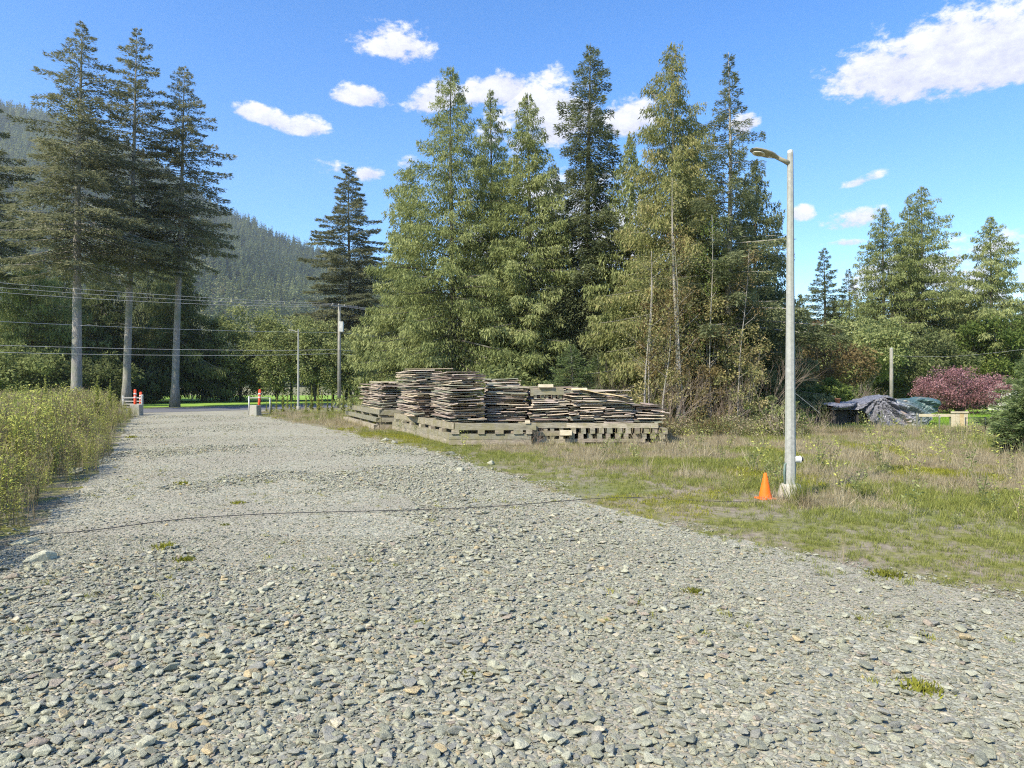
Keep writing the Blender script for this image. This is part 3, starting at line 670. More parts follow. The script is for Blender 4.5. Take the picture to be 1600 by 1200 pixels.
# right hand trees
conifer('spruce_tree', 'small spruce right of the near street lamp, left of the right hand cedars', 'spruce tree', X(1288, 62), Z(384, 62), 1.0, 2.9, 0.2, 'fir', 'hemlock', 'darkbark', 110, 22000, 0.28, (0, 0), 71, 6, 34, 0.15, 0.25, prof=lambda t: (1 - t) ** 0.8 + 0.03)
conifer('spruce_tree', 'smaller dark spruce beside the right hand cedars', 'spruce tree', X(1326, 64), Z(418, 64), 1.0, 2.2, 0.18, 'fir', 'hemlock', 'darkbark', 90, 14000, 0.28, (0, 0), 72, 6, 34, 0.15, 0.25, tintb=0.4, prof=lambda t: (1 - t) ** 0.8 + 0.03)
conifer('cedar_tree', 'rounded topped cedar at the left of the right hand group', 'cedar tree', X(1380, 60), Z(321, 60), 0.8, 4.5, 0.3, 'cedar', 'cedar', 'darkbark', 150, 34000, 0.27, (0, 0), 73, 12, 55, 0.25, 0.35, tintb=0.48)
conifer('cedar_tree', 'tallest cedar of the right hand group', 'cedar tree', X(1441, 60), Z(287, 60), 0.8, 4.9, 0.3, 'cedar', 'cedar', 'darkbark', 160, 38000, 0.27, (0, 0), 74, 12, 55, 0.25, 0.35, jitter=0.36, tintb=0.5)
conifer('cedar_tree', 'slim cedar top joined close to the left of the tallest right hand cedar', 'cedar tree', X(1421, 62), Z(300, 62), 2.0, 2.4, 0.25, 'cedar', 'cedar', 'darkbark', 110, 18000, 0.27, (0, 0), 75, 12, 55, 0.25, 0.35, tintb=0.46)
conifer('cedar_tree', 'pointed cedar near the right edge of the picture', 'cedar tree', X(1548, 56), Z(334, 56), 0.8, 4.1, 0.28, 'cedar', 'cedar', 'darkbark', 150, 34000, 0.26, (0, 0), 76, 12, 55, 0.25, 0.35, jitter=0.36, tintb=0.56, prof=lambda t: (1 - t) ** 0.8 + 0.02)
conifer('cedar_tree', 'low cedar in the gap between the tallest right hand cedar and the pointed one', 'cedar tree', X(1492, 66), Z(428, 66), 0.8, 3.6, 0.25, 'cedar', 'cedar', 'darkbark', 120, 22000, 0.29, (0, 0), 77, 12, 50, 0.25, 0.4, tintb=0.4)
conifer('cedar_tree', 'cedar cut by the right edge of the picture', 'cedar tree', X(1625, 58), Z(420, 58), 0.8, 3.4, 0.25, 'cedar', 'goldcedar', 'darkbark', 110, 20000, 0.28, (0, 0), 78, 12, 50, 0.25, 0.4, tintb=0.45)
broad('broadleaf_tree', 'olive tree behind the bare shrub and the left end of the tarp', 'tree', X(1345, 52), 7.4, 3.4, 0.6, 0.1, 'cedar', N=14000, nc_=60, leaf=0.23, seed=79, tintb=0.55)
broad('broadleaf_tree', 'yellow green bush above the pink blossom', 'tree', X(1560, 54), 7.6, 3.4, 0.6, 0.1, 'bright', N=13000, nc_=60, leaf=0.23, seed=80, tintb=0.5)
broad('broadleaf_tree', 'green bush behind the thin pole and the pink blossom', 'tree', X(1440, 54), 6.0, 3.4, 0.6, 0.1, 'dark', N=12000, nc_=55, leaf=0.23, seed=81, tintb=0.65)
broad('blossom_tree', 'low spreading tree covered in pink blossom', 'blossom tree', X(1500, 44), Z(577, 44), 2.75, 0.25, 0.09, 'pink', N=17000, nc_=110, leaf=0.11, seed=82, gapk=0.2, limbs=40)
conifer('young_spruce', 'young green conifer cut by the right edge in front of the lawn', 'young conifer', X(1616, 19), Z(585, 19), 0.12, 0.85, 0.06, 'fir', 'young', 'darkbark',
        95, 15000, 0.12, (0, 0), 83, 0, 30, 0.05, 0.05, 0.38, tintb=0.5, jitter=0.25, prof=lambda t: (1 - t) ** 0.6 + 0.03)
conifer('young_spruce', 'taller young conifer behind the one at the right edge', 'young conifer', X(1618, 27), Z(548, 27), 0.3, 1.5, 0.08, 'fir', 'young', 'darkbark',
        90, 12000, 0.15, (0, 0), 84, 0, 30, 0.05, 0.05, 0.38, tintb=0.6, prof=lambda t: (1 - t) ** 0.7 + 0.03)
broad('shrub', 'yellow brown leafy shrub at the foot of the thick pale stem', 'shrub', X(1042, 28.5), 3.6, 1.5, 0.2, 0.03, 'goldcedar', 'palebark', N=3600, nc_=46, leaf=0.10, seed=170, tintb=0.75)
broad('shrub', 'loose straw brown shrub between the thick pale stem and the sparse spruce', 'shrub', X(1095, 28), 3.2, 1.4, 0.2, 0.03, 'brownleaf', 'palebark', N=3600, nc_=46, leaf=0.10, seed=171, tintb=0.75)
broad('shrub', 'loose yellow green shrub right of the sparse spruce trunk', 'shrub', X(1165, 28), 4.4, 1.5, 0.2, 0.03, 'goldcedar', 'palebark', N=3800, nc_=50, leaf=0.10, seed=172, tintb=0.7)
broad('broadleaf_tree', 'tall loose yellow leafed sapling between the yellow cedar and the sparse spruce', 'tree', X(1105, 29), 6.6, 1.3, 1.4, 0.04, 'goldcedar', 'palebark', N=3400, nc_=44, leaf=0.11, seed=173, tintb=0.75)
# trees that close the view behind the gaps
rr = random.Random(5)
back = conifer('background_conifer', 'dark conifer standing far behind the central cedars', 'conifer', X(930, 75), 15, 1.0, 3.8, 0.25, 'hemlock', 'dark', 'darkbark', 110, 15000, 0.38, (0, 0), 90, 12, 35, 0.3, 0.45)
back['group'] = 'conifers far behind the wood edge'
for (px, d, h, lab) in [
        (640, 95, 12, 'far dark conifer behind the low cedar skirt at the left end of the central group'), (700, 80, 12, 'far dark conifer directly behind the broad tall cedar'),
        (760, 85, 14, 'far dark conifer directly behind the slimmer second cedar of the central group'), (830, 78, 12, 'far dark conifer directly behind the pointed third cedar'),
        (880, 90, 15, 'far dark conifer in the gap between the third cedar and the dark narrow spruce'), (985, 80, 14, 'far dark conifer behind the mid green hemlock right of the dark spruce'),
        (1030, 90, 15, 'far dark conifer behind the left flank of the yellow green cedar'), (1085, 75, 13, 'far dark conifer behind the shorter yellowing cedar'),
        (1140, 85, 14, 'far dark conifer directly behind the sparse spruce'), (1200, 76, 13, 'far dark conifer just left of the near street lamp'),
        (1250, 82, 13, 'far dark conifer just right of the near street lamp'), (1305, 88, 13, 'far dark conifer between the two small spruces right of the street lamp'),
        (1360, 90, 14, 'far dark conifer behind the rounded topped cedar'), (1500, 84, 13, 'far dark conifer behind the low cedar in the right hand gap'),
        (1600, 80, 12, 'far dark conifer behind the cedar cut by the right edge'), (20, 98, 16, 'far dark conifer behind the rounded lit cedar at the left edge'),
        (340, 100, 9, 'far dark conifer in the gap right of the slim pointed fir'), (-40, 92, 17, 'far dark conifer behind the fir cut by the left edge')]:
    copy_thing(back, (gx(px, d), d, 0), rr.uniform(0, 6.28), 1.0 * h / 15, lab)
back['label'] = 'far dark conifer directly behind the dark narrow spruce'

# bare shrubs and thin poles of young alder
def twigs(b, rng, p, d, L, r, depth, spread=0.5, tint=0.5):
    n = 3; pts = [p]; q = Vector(p); dd = Vector(d)
    for i in range(n):
        dd = (dd + Vector((rng.normal(0, 0.13), rng.normal(0, 0.13), rng.normal(0.03, 0.08)))).normalized(); q = q + dd * (L / n); pts.append(q.copy())
    b.tube(pts, [r, r * 0.85, r * 0.7, r * 0.5], 3, tint, False)
    if depth <= 0: return
    for k in range(int(rng.integers(2, 5))):
        i = int(rng.integers(1, n + 1)); nd = (dd + Vector((rng.normal(0, spread), rng.normal(0, spread), rng.normal(0.1, spread * 0.6)))).normalized()
        twigs(b, rng, pts[i], nd, L * rng.uniform(0.5, 0.8), r * 0.6, depth - 1, spread, min(1, max(0, tint + rng.normal(0, 0.15))))
def bare(name, label, loc, h, n, seed, r=0.012, spread=0.5, tint=0.5, depth=3):
    rng = np.random.default_rng(seed); b = MB()
    for k in range(n):
        a = rng.uniform(0, 6.28); d = Vector((math.cos(a) * 0.45, math.sin(a) * 0.45, 1)).normalized()
        twigs(b, rng, Vector((math.cos(a) * 0.1, math.sin(a) * 0.1, -0.02)), d, h * 0.42 * rng.uniform(0.8, 1.2), r, depth, spread, tint)
    root = thing(name, label, 'bare shrub', (loc[0], loc[1], 0)); b.build('branches', M['twig'], root); return root
bare('bare_shrub', 'reddish brown bare shrub rising behind the right board stacks', X(955, 30), 3.1, 16, 101, 0.011, 0.35, 0.35)
bare('bare_shrub', 'grey bare shrub fanning out left of the tarp', X(1345, 37), 2.5, 14, 102, 0.014, 0.55, 0.7)
bare('bare_shrub', 'tall fanning bare shrub left of the near street lamp', X(1190, 27.5), 4.2, 8, 103, 0.010, 0.4, 0.5)
bare('bare_shrub', 'bare brown brush at the foot of the sparse spruce', X(1130, 27), 2.6, 14, 104, 0.012, 0.4, 0.55)
bare('bare_shrub', 'bare brown brush at the foot of the yellow cedar', X(1055, 27), 2.9, 14, 105, 0.012, 0.4, 0.5)
bare('bare_shrub', 'low reddish twigs growing in front of the gap between the board stacks', X(832, 21.5), 0.75, 10, 106, 0.005, 0.45, 0.3)
bare('bare_shrub', 'thin bare brush just behind the near street lamp', X(1222, 25), 1.9, 8, 107, 0.009, 0.4, 0.7)
bare('bare_shrub', 'bare grey brush between the two green bushes right of the near street lamp', X(1275, 27), 1.5, 8, 108, 0.008, 0.5, 0.6)
def alder(label, px, d, h, lean, seed, r=0.05, mt='goldcedar', N=1400):
    rng = np.random.default_rng(seed); root = thing('young_alder', label, 'thin tree', (gx(px, d), d, 0))
    b = MB(); tree_trunk(b, h, r, lean, rng, 6)
    C = []
    for k in range(16):
        t = rng.uniform(0.3, 0.98); a = rng.uniform(0, 6.28); l = (1 - t) * 1.6 + 0.35; c = Vector((lean[0] * t, lean[1] * t, h * t))
        e = c + Vector((math.cos(a) * l * 0.75, math.sin(a) * l * 0.75, l * 0.65)); b.tube([c, c.lerp(e, 0.5) + Vector((0, 0, -0.05)), e], [0.012, 0.009, 0.004], 3, 0.5, False)
        C += [c.lerp(e, 0.6), e]
    b.build('trunk', M['palebark'], root, True)
    C = np.array(C); k = rng.integers(0, len(C), N); P = C[k] + rng.normal(0, 0.2, (N, 3)); Dv = rng.normal(0, 1, (N, 3)); Ln = rng.uniform(0.05, 0.11, N)
    link('crown', quads_mesh('crown', kites(P, Dv, Ln, Ln * 0.6, rng, 1.0), np.clip(rng.normal(0.55, 0.2, N), 0, 1), M[mt]), root)
alder('pair of straight pale stems, the left one, right of the board stacks', 1007, 28, 7.5, (0.3, 0), 111, 0.055)
alder('pair of straight pale stems, the right and thinner one, right of the board stacks', 1014, 28.3, 7.0, (0.1, 0), 112, 0.04)
alder('thick pale stem in front of the yellow cedar', 1061, 28, 10.5, (-0.3, 0), 113, 0.12, N=1800)
alder('thin stem leaning right beside the thick pale stem', 1071, 27.5, 8.0, (-0.5, 0), 114, 0.04, 'brownleaf')
alder('thin upright stem midway between the thick pale stem and the sparse spruce', 1110, 28, 9.0, (0.05, 0), 115, 0.04, 'bright')
alder('short leaning stem with brown leaves low by the wood edge', 1034, 27.5, 4.5, (0.35, 0), 116, 0.05, 'brownleaf')
alder('slanting stem just right of the sparse spruce trunk', 1150, 27.5, 7.5, (0.5, 0), 117, 0.035, 'brownleaf')

# forest on the hillside: one mass
rng = np.random.default_rng(3)
def hill_conifer(seed):
    r = np.random.default_rng(seed); V = []; T = []
    n = 70; t = r.random(n); az = r.uniform(0, 6.28, n); R = 0.19 * (1 - t) ** 0.8 + 0.015
    P = np.stack([0 * t, 0 * t, 0.12 + 0.86 * t], 1); Dv = np.stack([np.cos(az), np.sin(az), -0.35 + 0.5 * t], 1)
    return quads_mesh('hill_conifer', kites(P, Dv, R * r.uniform(0.8, 1.3, n), R * 0.55 + 0.02, r, 0.5), np.clip(r.normal(0.5, 0.2, n), 0, 1), M['hilltree'])
def hill_leaf(seed):
    r = np.random.default_rng(seed); n = 90; u = unit(r.normal(size=(n, 3))); P = u * 0.26 * r.random((n, 1)) ** 0.4; P[:, 2] = P[:, 2] * 1.2 + 0.45
    return quads_mesh('hill_broadleaf', kites(P, u + r.normal(0, 0.5, (n, 3)), np.full(n, 0.17), np.full(n, 0.12), r, 1.0), np.clip(r.normal(0.5, 0.2, n), 0, 1), M['hillleaf'])
ngh = variants('hill_tree_kinds', [hill_conifer(k) for k in range(5)] + [hill_leaf(k) for k in range(3)])
n = 24000; px = rng.uniform(-700, 1100, n); v = rng.random(n) ** 0.62
x, y, z = hill_point(px, v)
leafy = (rng.random(n) < np.clip(1.5 * (fnoise(px, v * 500, 0.02, 9) - 0.42) + 0.75 * (0.45 - v), 0.02, 0.85))
idx = np.where(leafy, 5 + rng.integers(0, 3, n), rng.integers(0, 5, n)); sc = np.where(leafy, rng.uniform(13, 19, n), rng.uniform(19, 31, n))
o = scatter('hill_forest', ngh, np.stack([x, y, z - 1], 1), np.stack([0 * x, 0 * x, rng.uniform(0, 6.28, n)], 1), sc, idx)
tag(o, 'conifer forest with paler broadleaf patches covering the far hillside', 'forest', None, 'stuff')

# ================================================================== STONES
def stone_mesh(seed, flatness):
    r = np.random.default_rng(seed); import bmesh
    bm = bmesh.new(); pts = unit(r.normal(size=(13, 3))) * r.uniform(0.75, 1.1, (13, 1)); pts *= np.array([0.5, 0.36 * r.uniform(0.8, 1.2), flatness])
    for p in pts: bm.verts.new(p)
    res = bmesh.ops.convex_hull(bm, input=bm.verts); bmesh.ops.delete(bm, geom=[g for g in res['geom_interior'] if isinstance(g, bmesh.types.BMVert)] , context='VERTS')
    bmesh.ops.bevel(bm, geom=list(bm.edges), offset=0.025, segments=1, affect='EDGES')
    me = bpy.data.meshes.new('stone'); bm.to_mesh(me); bm.free(); me.materials.append(M['stone']); return me
def stone_lo(seed, flatness):
    r = np.random.default_rng(seed); import bmesh
    bm = bmesh.new(); pts = unit(r.normal(size=(11, 3))) * r.uniform(0.75, 1.1, (11, 1)); pts *= np.array([0.5, 0.38 * r.uniform(0.8, 1.2), flatness])
    for p in pts: bm.verts.new(p)
    res = bmesh.ops.convex_hull(bm, input=bm.verts); bmesh.ops.delete(bm, geom=[g for g in res['geom_interior'] if isinstance(g, bmesh.types.BMVert)], context='VERTS')
    me = bpy.data.meshes.new('stone'); bm.to_mesh(me); bm.free(); me.materials.append(M['stone']); return me
hi = [stone_mesh(200 + k, [0.20, 0.26, 0.17, 0.30][k % 4]) for k in range(14)]
lo = [stone_lo(300 + k, [0.20, 0.28, 0.24][k % 3]) for k in range(10)]
ngs = variants('stone_kinds', hi + lo)
rng = np.random.default_rng(17)
def stone_field(d0, d1, dens, s_mu, s_sig, use_hi, margin=0.4):
    xa, xb = -0.86 * d1 - 0.5, 0.86 * d1 + 0.5; n = int((xb - xa) * (d1 - d0) * dens)
    y = rng.uniform(d0, d1, n); x = rng.uniform(xa, xb, n)
    keep = (np.abs(x) < 0.83 * y + 1.2)
    edge = np.minimum(x - left_edge(y), right_edge(y) - x) + (fnoise(x, y, 1.2, 5) - 0.5) * 2.0
    keep &= rng.random(n) < np.clip(0.5 + edge / 0.9, 0, 1)
    x, y = x[keep], y[keep]; n = len(x)
    fine = np.clip((x + 1.5) / 5 + (fnoise(x, y, 0.5, 2) - 0.5) * 1.2, 0, 1)       # finer stone towards the right
    s = np.exp(rng.normal(np.log(s_mu), s_sig, n)) * (1 - 0.36 * fine); s = np.clip(s, 0.016, 0.135)
    dirt = fnoise(x, y, 0.30, 21) > 0.60 - 0.0035 * y
    s = np.where(dirt & (y > 7.5), s * 0.6, s); k2 = ~(dirt & (y > 9) & (rng.random(n) < 0.38))
    return x[k2], y[k2], s[k2]
SX, SY, SS, SI = [], [], [], []
for (d0, d1, dens, mu, sg, h) in [(2.6, 6.0, 1150, 0.039, 0.56, True), (2.6, 9.0, 1100, 0.024, 0.3, False), (6.0, 10.0, 1050, 0.037, 0.50, True), (10, 16, 700, 0.043, 0.40, False), (16, 26, 260, 0.056, 0.34, False), (26, 44, 60, 0.060, 0.3, False)]:
    x, y, s = stone_field(d0, d1, dens, mu, sg, h); SX.append(x); SY.append(y); SS.append(s)
    SI.append(rng.integers(0, 14, len(x)) if h else 14 + rng.integers(0, 10, len(x)))
x = np.concatenate(SX); y = np.concatenate(SY); s = np.concatenate(SS); idx = np.concatenate(SI); n = len(x)
rotz = rng.uniform(0, 6.28, n); tilt = rng.normal(0, 0.15, (n, 2))
z = 0.004 + s * rng.uniform(0.02, 0.20, n)
z = np.where(s > 0.08, z + 0.006, z)
app = np.where((np.abs(x) < 0.74 * y) & (y > 3.65), s / y, 0)
big = np.argsort(-app)[:300]; rest = np.ones(n, bool); rest[big] = False
P = np.stack([x, y, z], 1); R3 = np.stack([tilt[:, 0], tilt[:, 1], rotz], 1)
o = scatter('gravel_stones', ngs, P[rest], R3[rest], np.stack([s, s, s * 0.78], 1)[rest], idx[rest])
tag(o, 'loose grey green crushed stones covering the drive', 'gravel', None, 'stuff')
for i in big:
    st = bpy.data.objects.new('stone', hi[int(idx[i]) % 14]); COL.objects.link(st); st.parent = gravel
    st.location = P[i]; st.rotation_euler = R3[i]; st.scale = (s[i], s[i], s[i] * 0.78)
# bigger rocks along the edges
def rock(px, py, size, flatn, label, seed, rz=0.0):
    xx, yy = on_ground(px, py); o = link('rock', stone_mesh(seed, flatn)); o.location = (xx, yy, size * flatn * 0.35); o.scale = (size,) * 3; o.rotation_euler = (0.05, 0.05, rz)
    tag(o, label, 'rock')
rock(118, 741, 0.42, 0.3, 'pale rounded rock at the foot of the weeds on the left edge of the drive', 401)
rock(38, 848, 0.50, 0.10, 'flat greenish slab at the left edge where the black cable ends', 402, 0.3)
rock(65, 876, 0.36, 0.3, 'dark angular rock in the gravel right below the flat greenish slab', 403, 0.8)
rock(600, 689, 0.42, 0.3, 'pale rock on the moss in front of the left timber frame', 404)
rock(616, 693, 0.34, 0.28, 'second pale rock on the moss in front of the left timber frame', 405)
rock(704, 711, 0.34, 0.3, 'grey rock in the grass below the corner of the timber frame', 406)
rock(766, 726, 0.30, 0.3, 'grey rock in the grass beside the drive, nearest of the edge rocks', 407)
rock(720, 736, 0.26, 0.3, 'small grey rock at the right gravel edge', 408)
rock(18, 905, 0.22, 0.3, 'tan rock at the very left edge of the gravel', 409)

# ================================================================== GRASS AND WEEDS
def tuft(seed, n, h, w, spread, lean, mat, tb=0.5):
    r = np.random.default_rng(seed); P = np.stack([r.normal(0, spread, n), r.normal(0, spread, n), np.zeros(n)], 1)
    Dv = np.stack([r.normal(0, lean, n), r.normal(0, lean, n), np.ones(n)], 1); L = h * r.uniform(0.4, 1.15, n)
    return quads_mesh('tuft', kites(P, Dv, L, np.full(n, w) * r.uniform(0.7, 1.3, n), r, 2.0), np.clip(r.normal(tb, 0.2, n), 0, 1), M[mat])
def leafy_weed(seed, h=1.0, nl=46, mat='weed'):
    r = np.random.default_rng(seed); Q = []; T = []
    for k in range(3):
        a = r.uniform(0, 6.28); ln = r.uniform(0.05, 0.2); hh = h * r.uniform(0.75, 1.05); bx, by = r.normal(0, 0.03, 2)
        t = np.linspace(0, 1, 5); pts = np.stack([bx + math.cos(a) * ln * t ** 1.5, by + math.sin(a) * ln * t ** 1.5, hh * t], 1)
        for i in range(4):
            for ax in (np.array([0.0035, 0, 0]), np.array([0, 0.0035, 0])):
                Q.append([pts[i] - ax, pts[i] + ax, pts[i + 1] + ax * 0.8, pts[i + 1] - ax * 0.8]); T.append(0.12)
        m = nl // 3 + 3; s = 0.22 + 0.80 * r.random(m) ** 0.8; c = np.stack([np.interp(s, t, pts[:, j]) for j in range(3)], 1)
        az = r.uniform(0, 6.28, m); Dv = np.stack([np.cos(az), np.sin(az), r.uniform(-0.2, 1.1, m)], 1); L = r.uniform(0.03, 0.075, m) * (1.2 - 0.4 * s)
        br = 0.05 * r.random((m, 1)) * np.stack([np.cos(az), np.sin(az), 0.5 + 0 * az], 1)
        Q.extend(list(kites(c + br, Dv, L, L * 0.45, r, 0.9))); T.extend(list(np.clip(r.normal(0.55, 0.22, m), 0, 1)))
    return quads_mesh('weed', np.array(Q), np.array(T), M[mat])
def dry_stalk(seed, h=1.0):
    r = np.random.default_rng(seed); b = MB()
    for k in range(4):
        a = r.uniform(0, 6.28); q = [(0, 0, 0), (math.cos(a) * 0.03, math.sin(a) * 0.03, h * 0.5), (math.cos(a) * 0.12, math.sin(a) * 0.12, h * r.uniform(0.8, 1))]
        b.tube(q, [0.004, 0.0035, 0.002], 3, r.uniform(0.2, 0.8), False)
        for j in range(7):
            s = r.uniform(0.45, 1.0); c = Vector(q[1]).lerp(Vector(q[2]), (s - 0.45) / 0.55); aa = r.uniform(0, 6.28)
            b.tube([c, c + Vector((math.cos(aa) * 0.06, math.sin(aa) * 0.06, 0.08))], [0.003, 0.0015], 3, r.uniform(0.2, 0.9), False)
    return b.mesh('stalk', M['dry'])
ngw = variants('weed_kinds', [leafy_weed(500 + k) for k in range(8)] + [dry_stalk(520 + k) for k in range(4)])
rng = np.random.default_rng(23)
n = 5600; y = rng.uniform(4.5, 46, n); gap = rng.random(n) ** 1.15 * (2.2 + 0.26 * y); x = left_edge(y) - 0.25 - gap + (fnoise(y, y * 0, 0.8, 4) - 0.5) * 1.3
keep = (x > -0.80 * y - 2.0) & ~((y > 42.5) & (x > -27)); x, y, gap = x[keep], y[keep], gap[keep]; n = len(x)
h = (0.55 + 0.95 * np.clip(gap / 1.5, 0, 1)) * rng.uniform(0.75, 1.12, n); h *= 0.62 + 0.72 * fnoise(x, y, 0.9, 8); keep = fnoise(x, y, 1.3, 55) > 0.33; x, y, h = x[keep], y[keep], h[keep]; n = len(x)
idx = np.where(rng.random(n) < 0.70, rng.integers(0, 8, n), 8 + rng.integers(0, 4, n))
tag(scatter('roadside_weeds', ngw, np.stack([x, y, 0 * x], 1), np.stack([rng.normal(0, .06, n), rng.normal(0, .06, n), rng.uniform(0, 6.28, n)], 1), np.stack([h * 1.1, h * 1.1, h], 1), idx),
    'tall yellowing weeds with small leaves crowding the left edge of the drive', 'weeds', None, 'stuff')

ngg = variants('grass_kinds', [tuft(600 + k, 26, 0.085, 0.007, 0.05, 0.55, 'moss') for k in range(3)] + [tuft(610 + k, 24, 0.12, 0.006, 0.05, 0.45, 'grass') for k in range(3)] +
               [tuft(620 + k, 22, 0.14, 0.005, 0.055, 0.55, 'dry') for k in range(3)] + [tuft(630 + k, 26, 0.45, 0.007, 0.05, 0.32, 'dry') for k in range(2)] +
               [tuft(640 + k, 26, 0.09, 0.009, 0.07, 0.45, 'lawn') for k in range(2)] + [leafy_weed(650 + k, 0.5, 36, 'weed') for k in range(2)] + [leafy_weed(655 + k, 0.6, 46, 'cedar') for k in range(2)])
def grass_region(d0, d1, dens, scale=1.0, right=True):
    xa, xb = -0.8 * d1, 0.82 * d1; n = int((xb - xa) * (d1 - d0) * dens); y = rng.uniform(d0, d1, n); x = rng.uniform(xa, xb, n)
    e = x - right_edge(y) + (fnoise(x, y, 1.2, 5) - 0.5) * -2.0; keep = (rng.random(n) < np.clip(0.45 + e / 1.1, 0, 1)) & (np.abs(x) < 0.80 * y + 1.5)
    keep &= ~((y > 49 + (x + 22) * 0.9) & (y < 62 + (x + 22) * 0.9))
    x, y, e = x[keep], y[keep], e[keep]; n = len(x)
    a = fnoise(x, y, 0.55, 31); b2 = fnoise(x, y, 0.16, 41); r = rng.random(n)
    depthk = np.clip((e - 1.0) / 5.0 + (y - 10) / 30, 0, 1)
    bare_ = (fnoise(x, y, 0.8, 61) > 0.56) & (rng.random(n) < 0.72 * (1 - depthk))
    dry = (a + 0.10 * depthk + rng.normal(0, 0.08, n)) > 0.60; grn = b2 > 0.50 - 0.1 * depthk
    idx = np.where(dry, 6 + rng.integers(0, 3, n), np.where(grn, 3 + rng.integers(0, 3, n), rng.integers(0, 3, n)))
    idx = np.where((r < 0.03 * depthk) & dry, 9 + rng.integers(0, 2, n), idx)
    idx = np.where((r > 1 - 0.006 * depthk), 13 + rng.integers(0, 4, n), idx)
    lawn = (x > 10.5) & (y > 31.5) & (y < 60); idx = np.where(lawn, 11 + rng.integers(0, 2, n), idx)
    k = ~bare_
    s = scale * rng.uniform(0.6, 1.3, n) * (0.75 + 0.5 * depthk)
    return x[k], y[k], idx[k], s[k]
A = [grass_region(4.0, 10, 120, 0.8), grass_region(10, 18, 95, 0.95), grass_region(18, 28, 75, 0.95), grass_region(28, 48, 26, 1.2)]
x = np.concatenate([a[0] for a in A]); y = np.concatenate([a[1] for a in A]); idx = np.concatenate([a[2] for a in A]); s = np.concatenate([a[3] for a in A]); n = len(x)
tag(scatter('grass', ngg, np.stack([x, y, 0 * x], 1), np.stack([rng.normal(0, .1, n), rng.normal(0, .1, n), rng.uniform(0, 6.28, n)], 1), s, idx),
    'mossy short grass mixed with dry straw tufts right of the drive', 'grass', None, 'stuff')
# moss specks in the gravel
n = 2600; y = rng.uniform(3.2, 30, n); x = rng.uniform(-0.8, 0.8, n) * y
keep = (x > left_edge(y)) & (x < right_edge(y)) & (fnoise(x, y, 0.7, 77) > 0.60); x, y = x[keep], y[keep]; n = len(x)
tag(scatter('gravel_moss', ngg, np.stack([x, y, 0 * x + 0.01], 1), np.stack([rng.normal(0, .1, n), rng.normal(0, .1, n), rng.uniform(0, 6.28, n)], 1), rng.uniform(0.35, 0.8, n),
            np.where(rng.random(n) < 0.6, rng.integers(0, 3, n), 6 + rng.integers(0, 3, n))), 'sparse moss and dry sprigs growing through the gravel', 'moss', None, 'stuff')
# brambles and dry undergrowth along the wood edge
def bramble(seed, mat):
    r = np.random.default_rng(seed); n = 260; c = r.normal(0, 0.28, (14, 3)); c[:, 2] = np.abs(c[:, 2]) * 0.9 + 0.1; k = r.integers(0, 14, n)
    P = c[k] + r.normal(0, 0.1, (n, 3)); P[:, 2] = np.abs(P[:, 2]); L = r.uniform(0.04, 0.09, n)
    Q = list(kites(P, r.normal(0, 1, (n, 3)), L, L * 0.6, r, 1.0)); T = list(np.clip(r.normal(0.5, 0.22, n), 0, 1))
    for j in range(16):
        a = r.uniform(0, 6.28); e = np.array([math.cos(a) * 0.5, math.sin(a) * 0.5, r.uniform(0.2, 0.9)]); m = e * 0.5 + np.array([0, 0, 0.25]); w = np.array([0.006, 0, 0])
        Q.append([-w, w, m + w, m - w]); Q.append([m - w, m + w, e + w * .4, e - w * .4]); T += [0.15, 0.15]
    return quads_mesh('bramble', np.array(Q), np.array(T), M[mat])
ngb = variants('bramble_kinds', [bramble(700 + k, ['cedar', 'brownleaf', 'dry', 'bright', 'goldcedar', 'dry'][k]) for k in range(6)])
n = 1500; px = rng.uniform(560, 1640, n); d = 25.5 + rng.random(n) ** 1.3 * 9 + np.where(px < 1030, 2.5, 0); d += np.where(px > 1250, 1.0, 0)
d = np.where(px < 700, d + 12, d); keep = ~((px > 1240) & (d > 27.5)); px, d = px[keep], d[keep]; n = len(px)
sc = rng.uniform(0.6, 1.5, n) * np.where(px > 1250, 0.32, np.where(px < 1020, 0.9, 0.8))
bi = np.where(px < 1020, rng.choice([0, 3, 1], n), rng.integers(0, 6, n))
tag(scatter('brambles', ngb, np.stack([(px - 800) / F * d, d, 0 * d], 1), np.stack([0 * d, 0 * d, rng.uniform(0, 6.28, n)], 1), sc, bi),
    'tangle of brambles and dry brush along the foot of the wood', 'brambles', None, 'stuff')

def single(name, me, px, py, s, label, cat, rz=0.0, d=None):
    xx, yy = (gx(px, d), d) if d else on_ground(px, py); o = link(name, me); o.location = (xx, yy, 0.0); o.scale = (s, s, s); o.rotation_euler = (0, 0, rz); tag(o, label, cat); return o
cl = tuft(800, 200, 0.065, 0.012, 0.06, 0.7, 'moss', 0.3)
for (px, py, s, lab) in [(258, 856, 1.1, 'yellow green moss clump in the gravel below the left end of the cable'), (288, 876, 0.9, 'small moss clump in the gravel just below the bigger one on the left'),
                         (372, 787, 0.9, 'dry yellow clump in the middle of the drive near the cable'), (352, 821, 0.5, 'tiny moss dot just above the cable on the drive'),
                         (285, 757, 1.2, 'brownish clump in the left wheel track'), (1085, 926, 0.8, 'moss clump in the gravel at the right centre'),
                         (735, 1056, 0.6, 'moss clump near the bottom of the picture in the centre'), (1440, 1078, 1.0, 'dull moss clump near the bottom right corner'),
                         (1385, 900, 1.2, 'moss clump where the right grass meets the gravel'), (655, 975, 0.5, 'small moss speck right of the centre foreground'),
                         (205, 684, 1.6, 'yellow clump at the far left edge of the drive')]:
    single('moss_clump', cl, px, py, s, lab, 'moss clump')
single('dry_sprig', dry_stalk(810, 1.0), 243, 905, 0.42, 'thin dark red dry stalk standing in the gravel on the left', 'dry stalk')
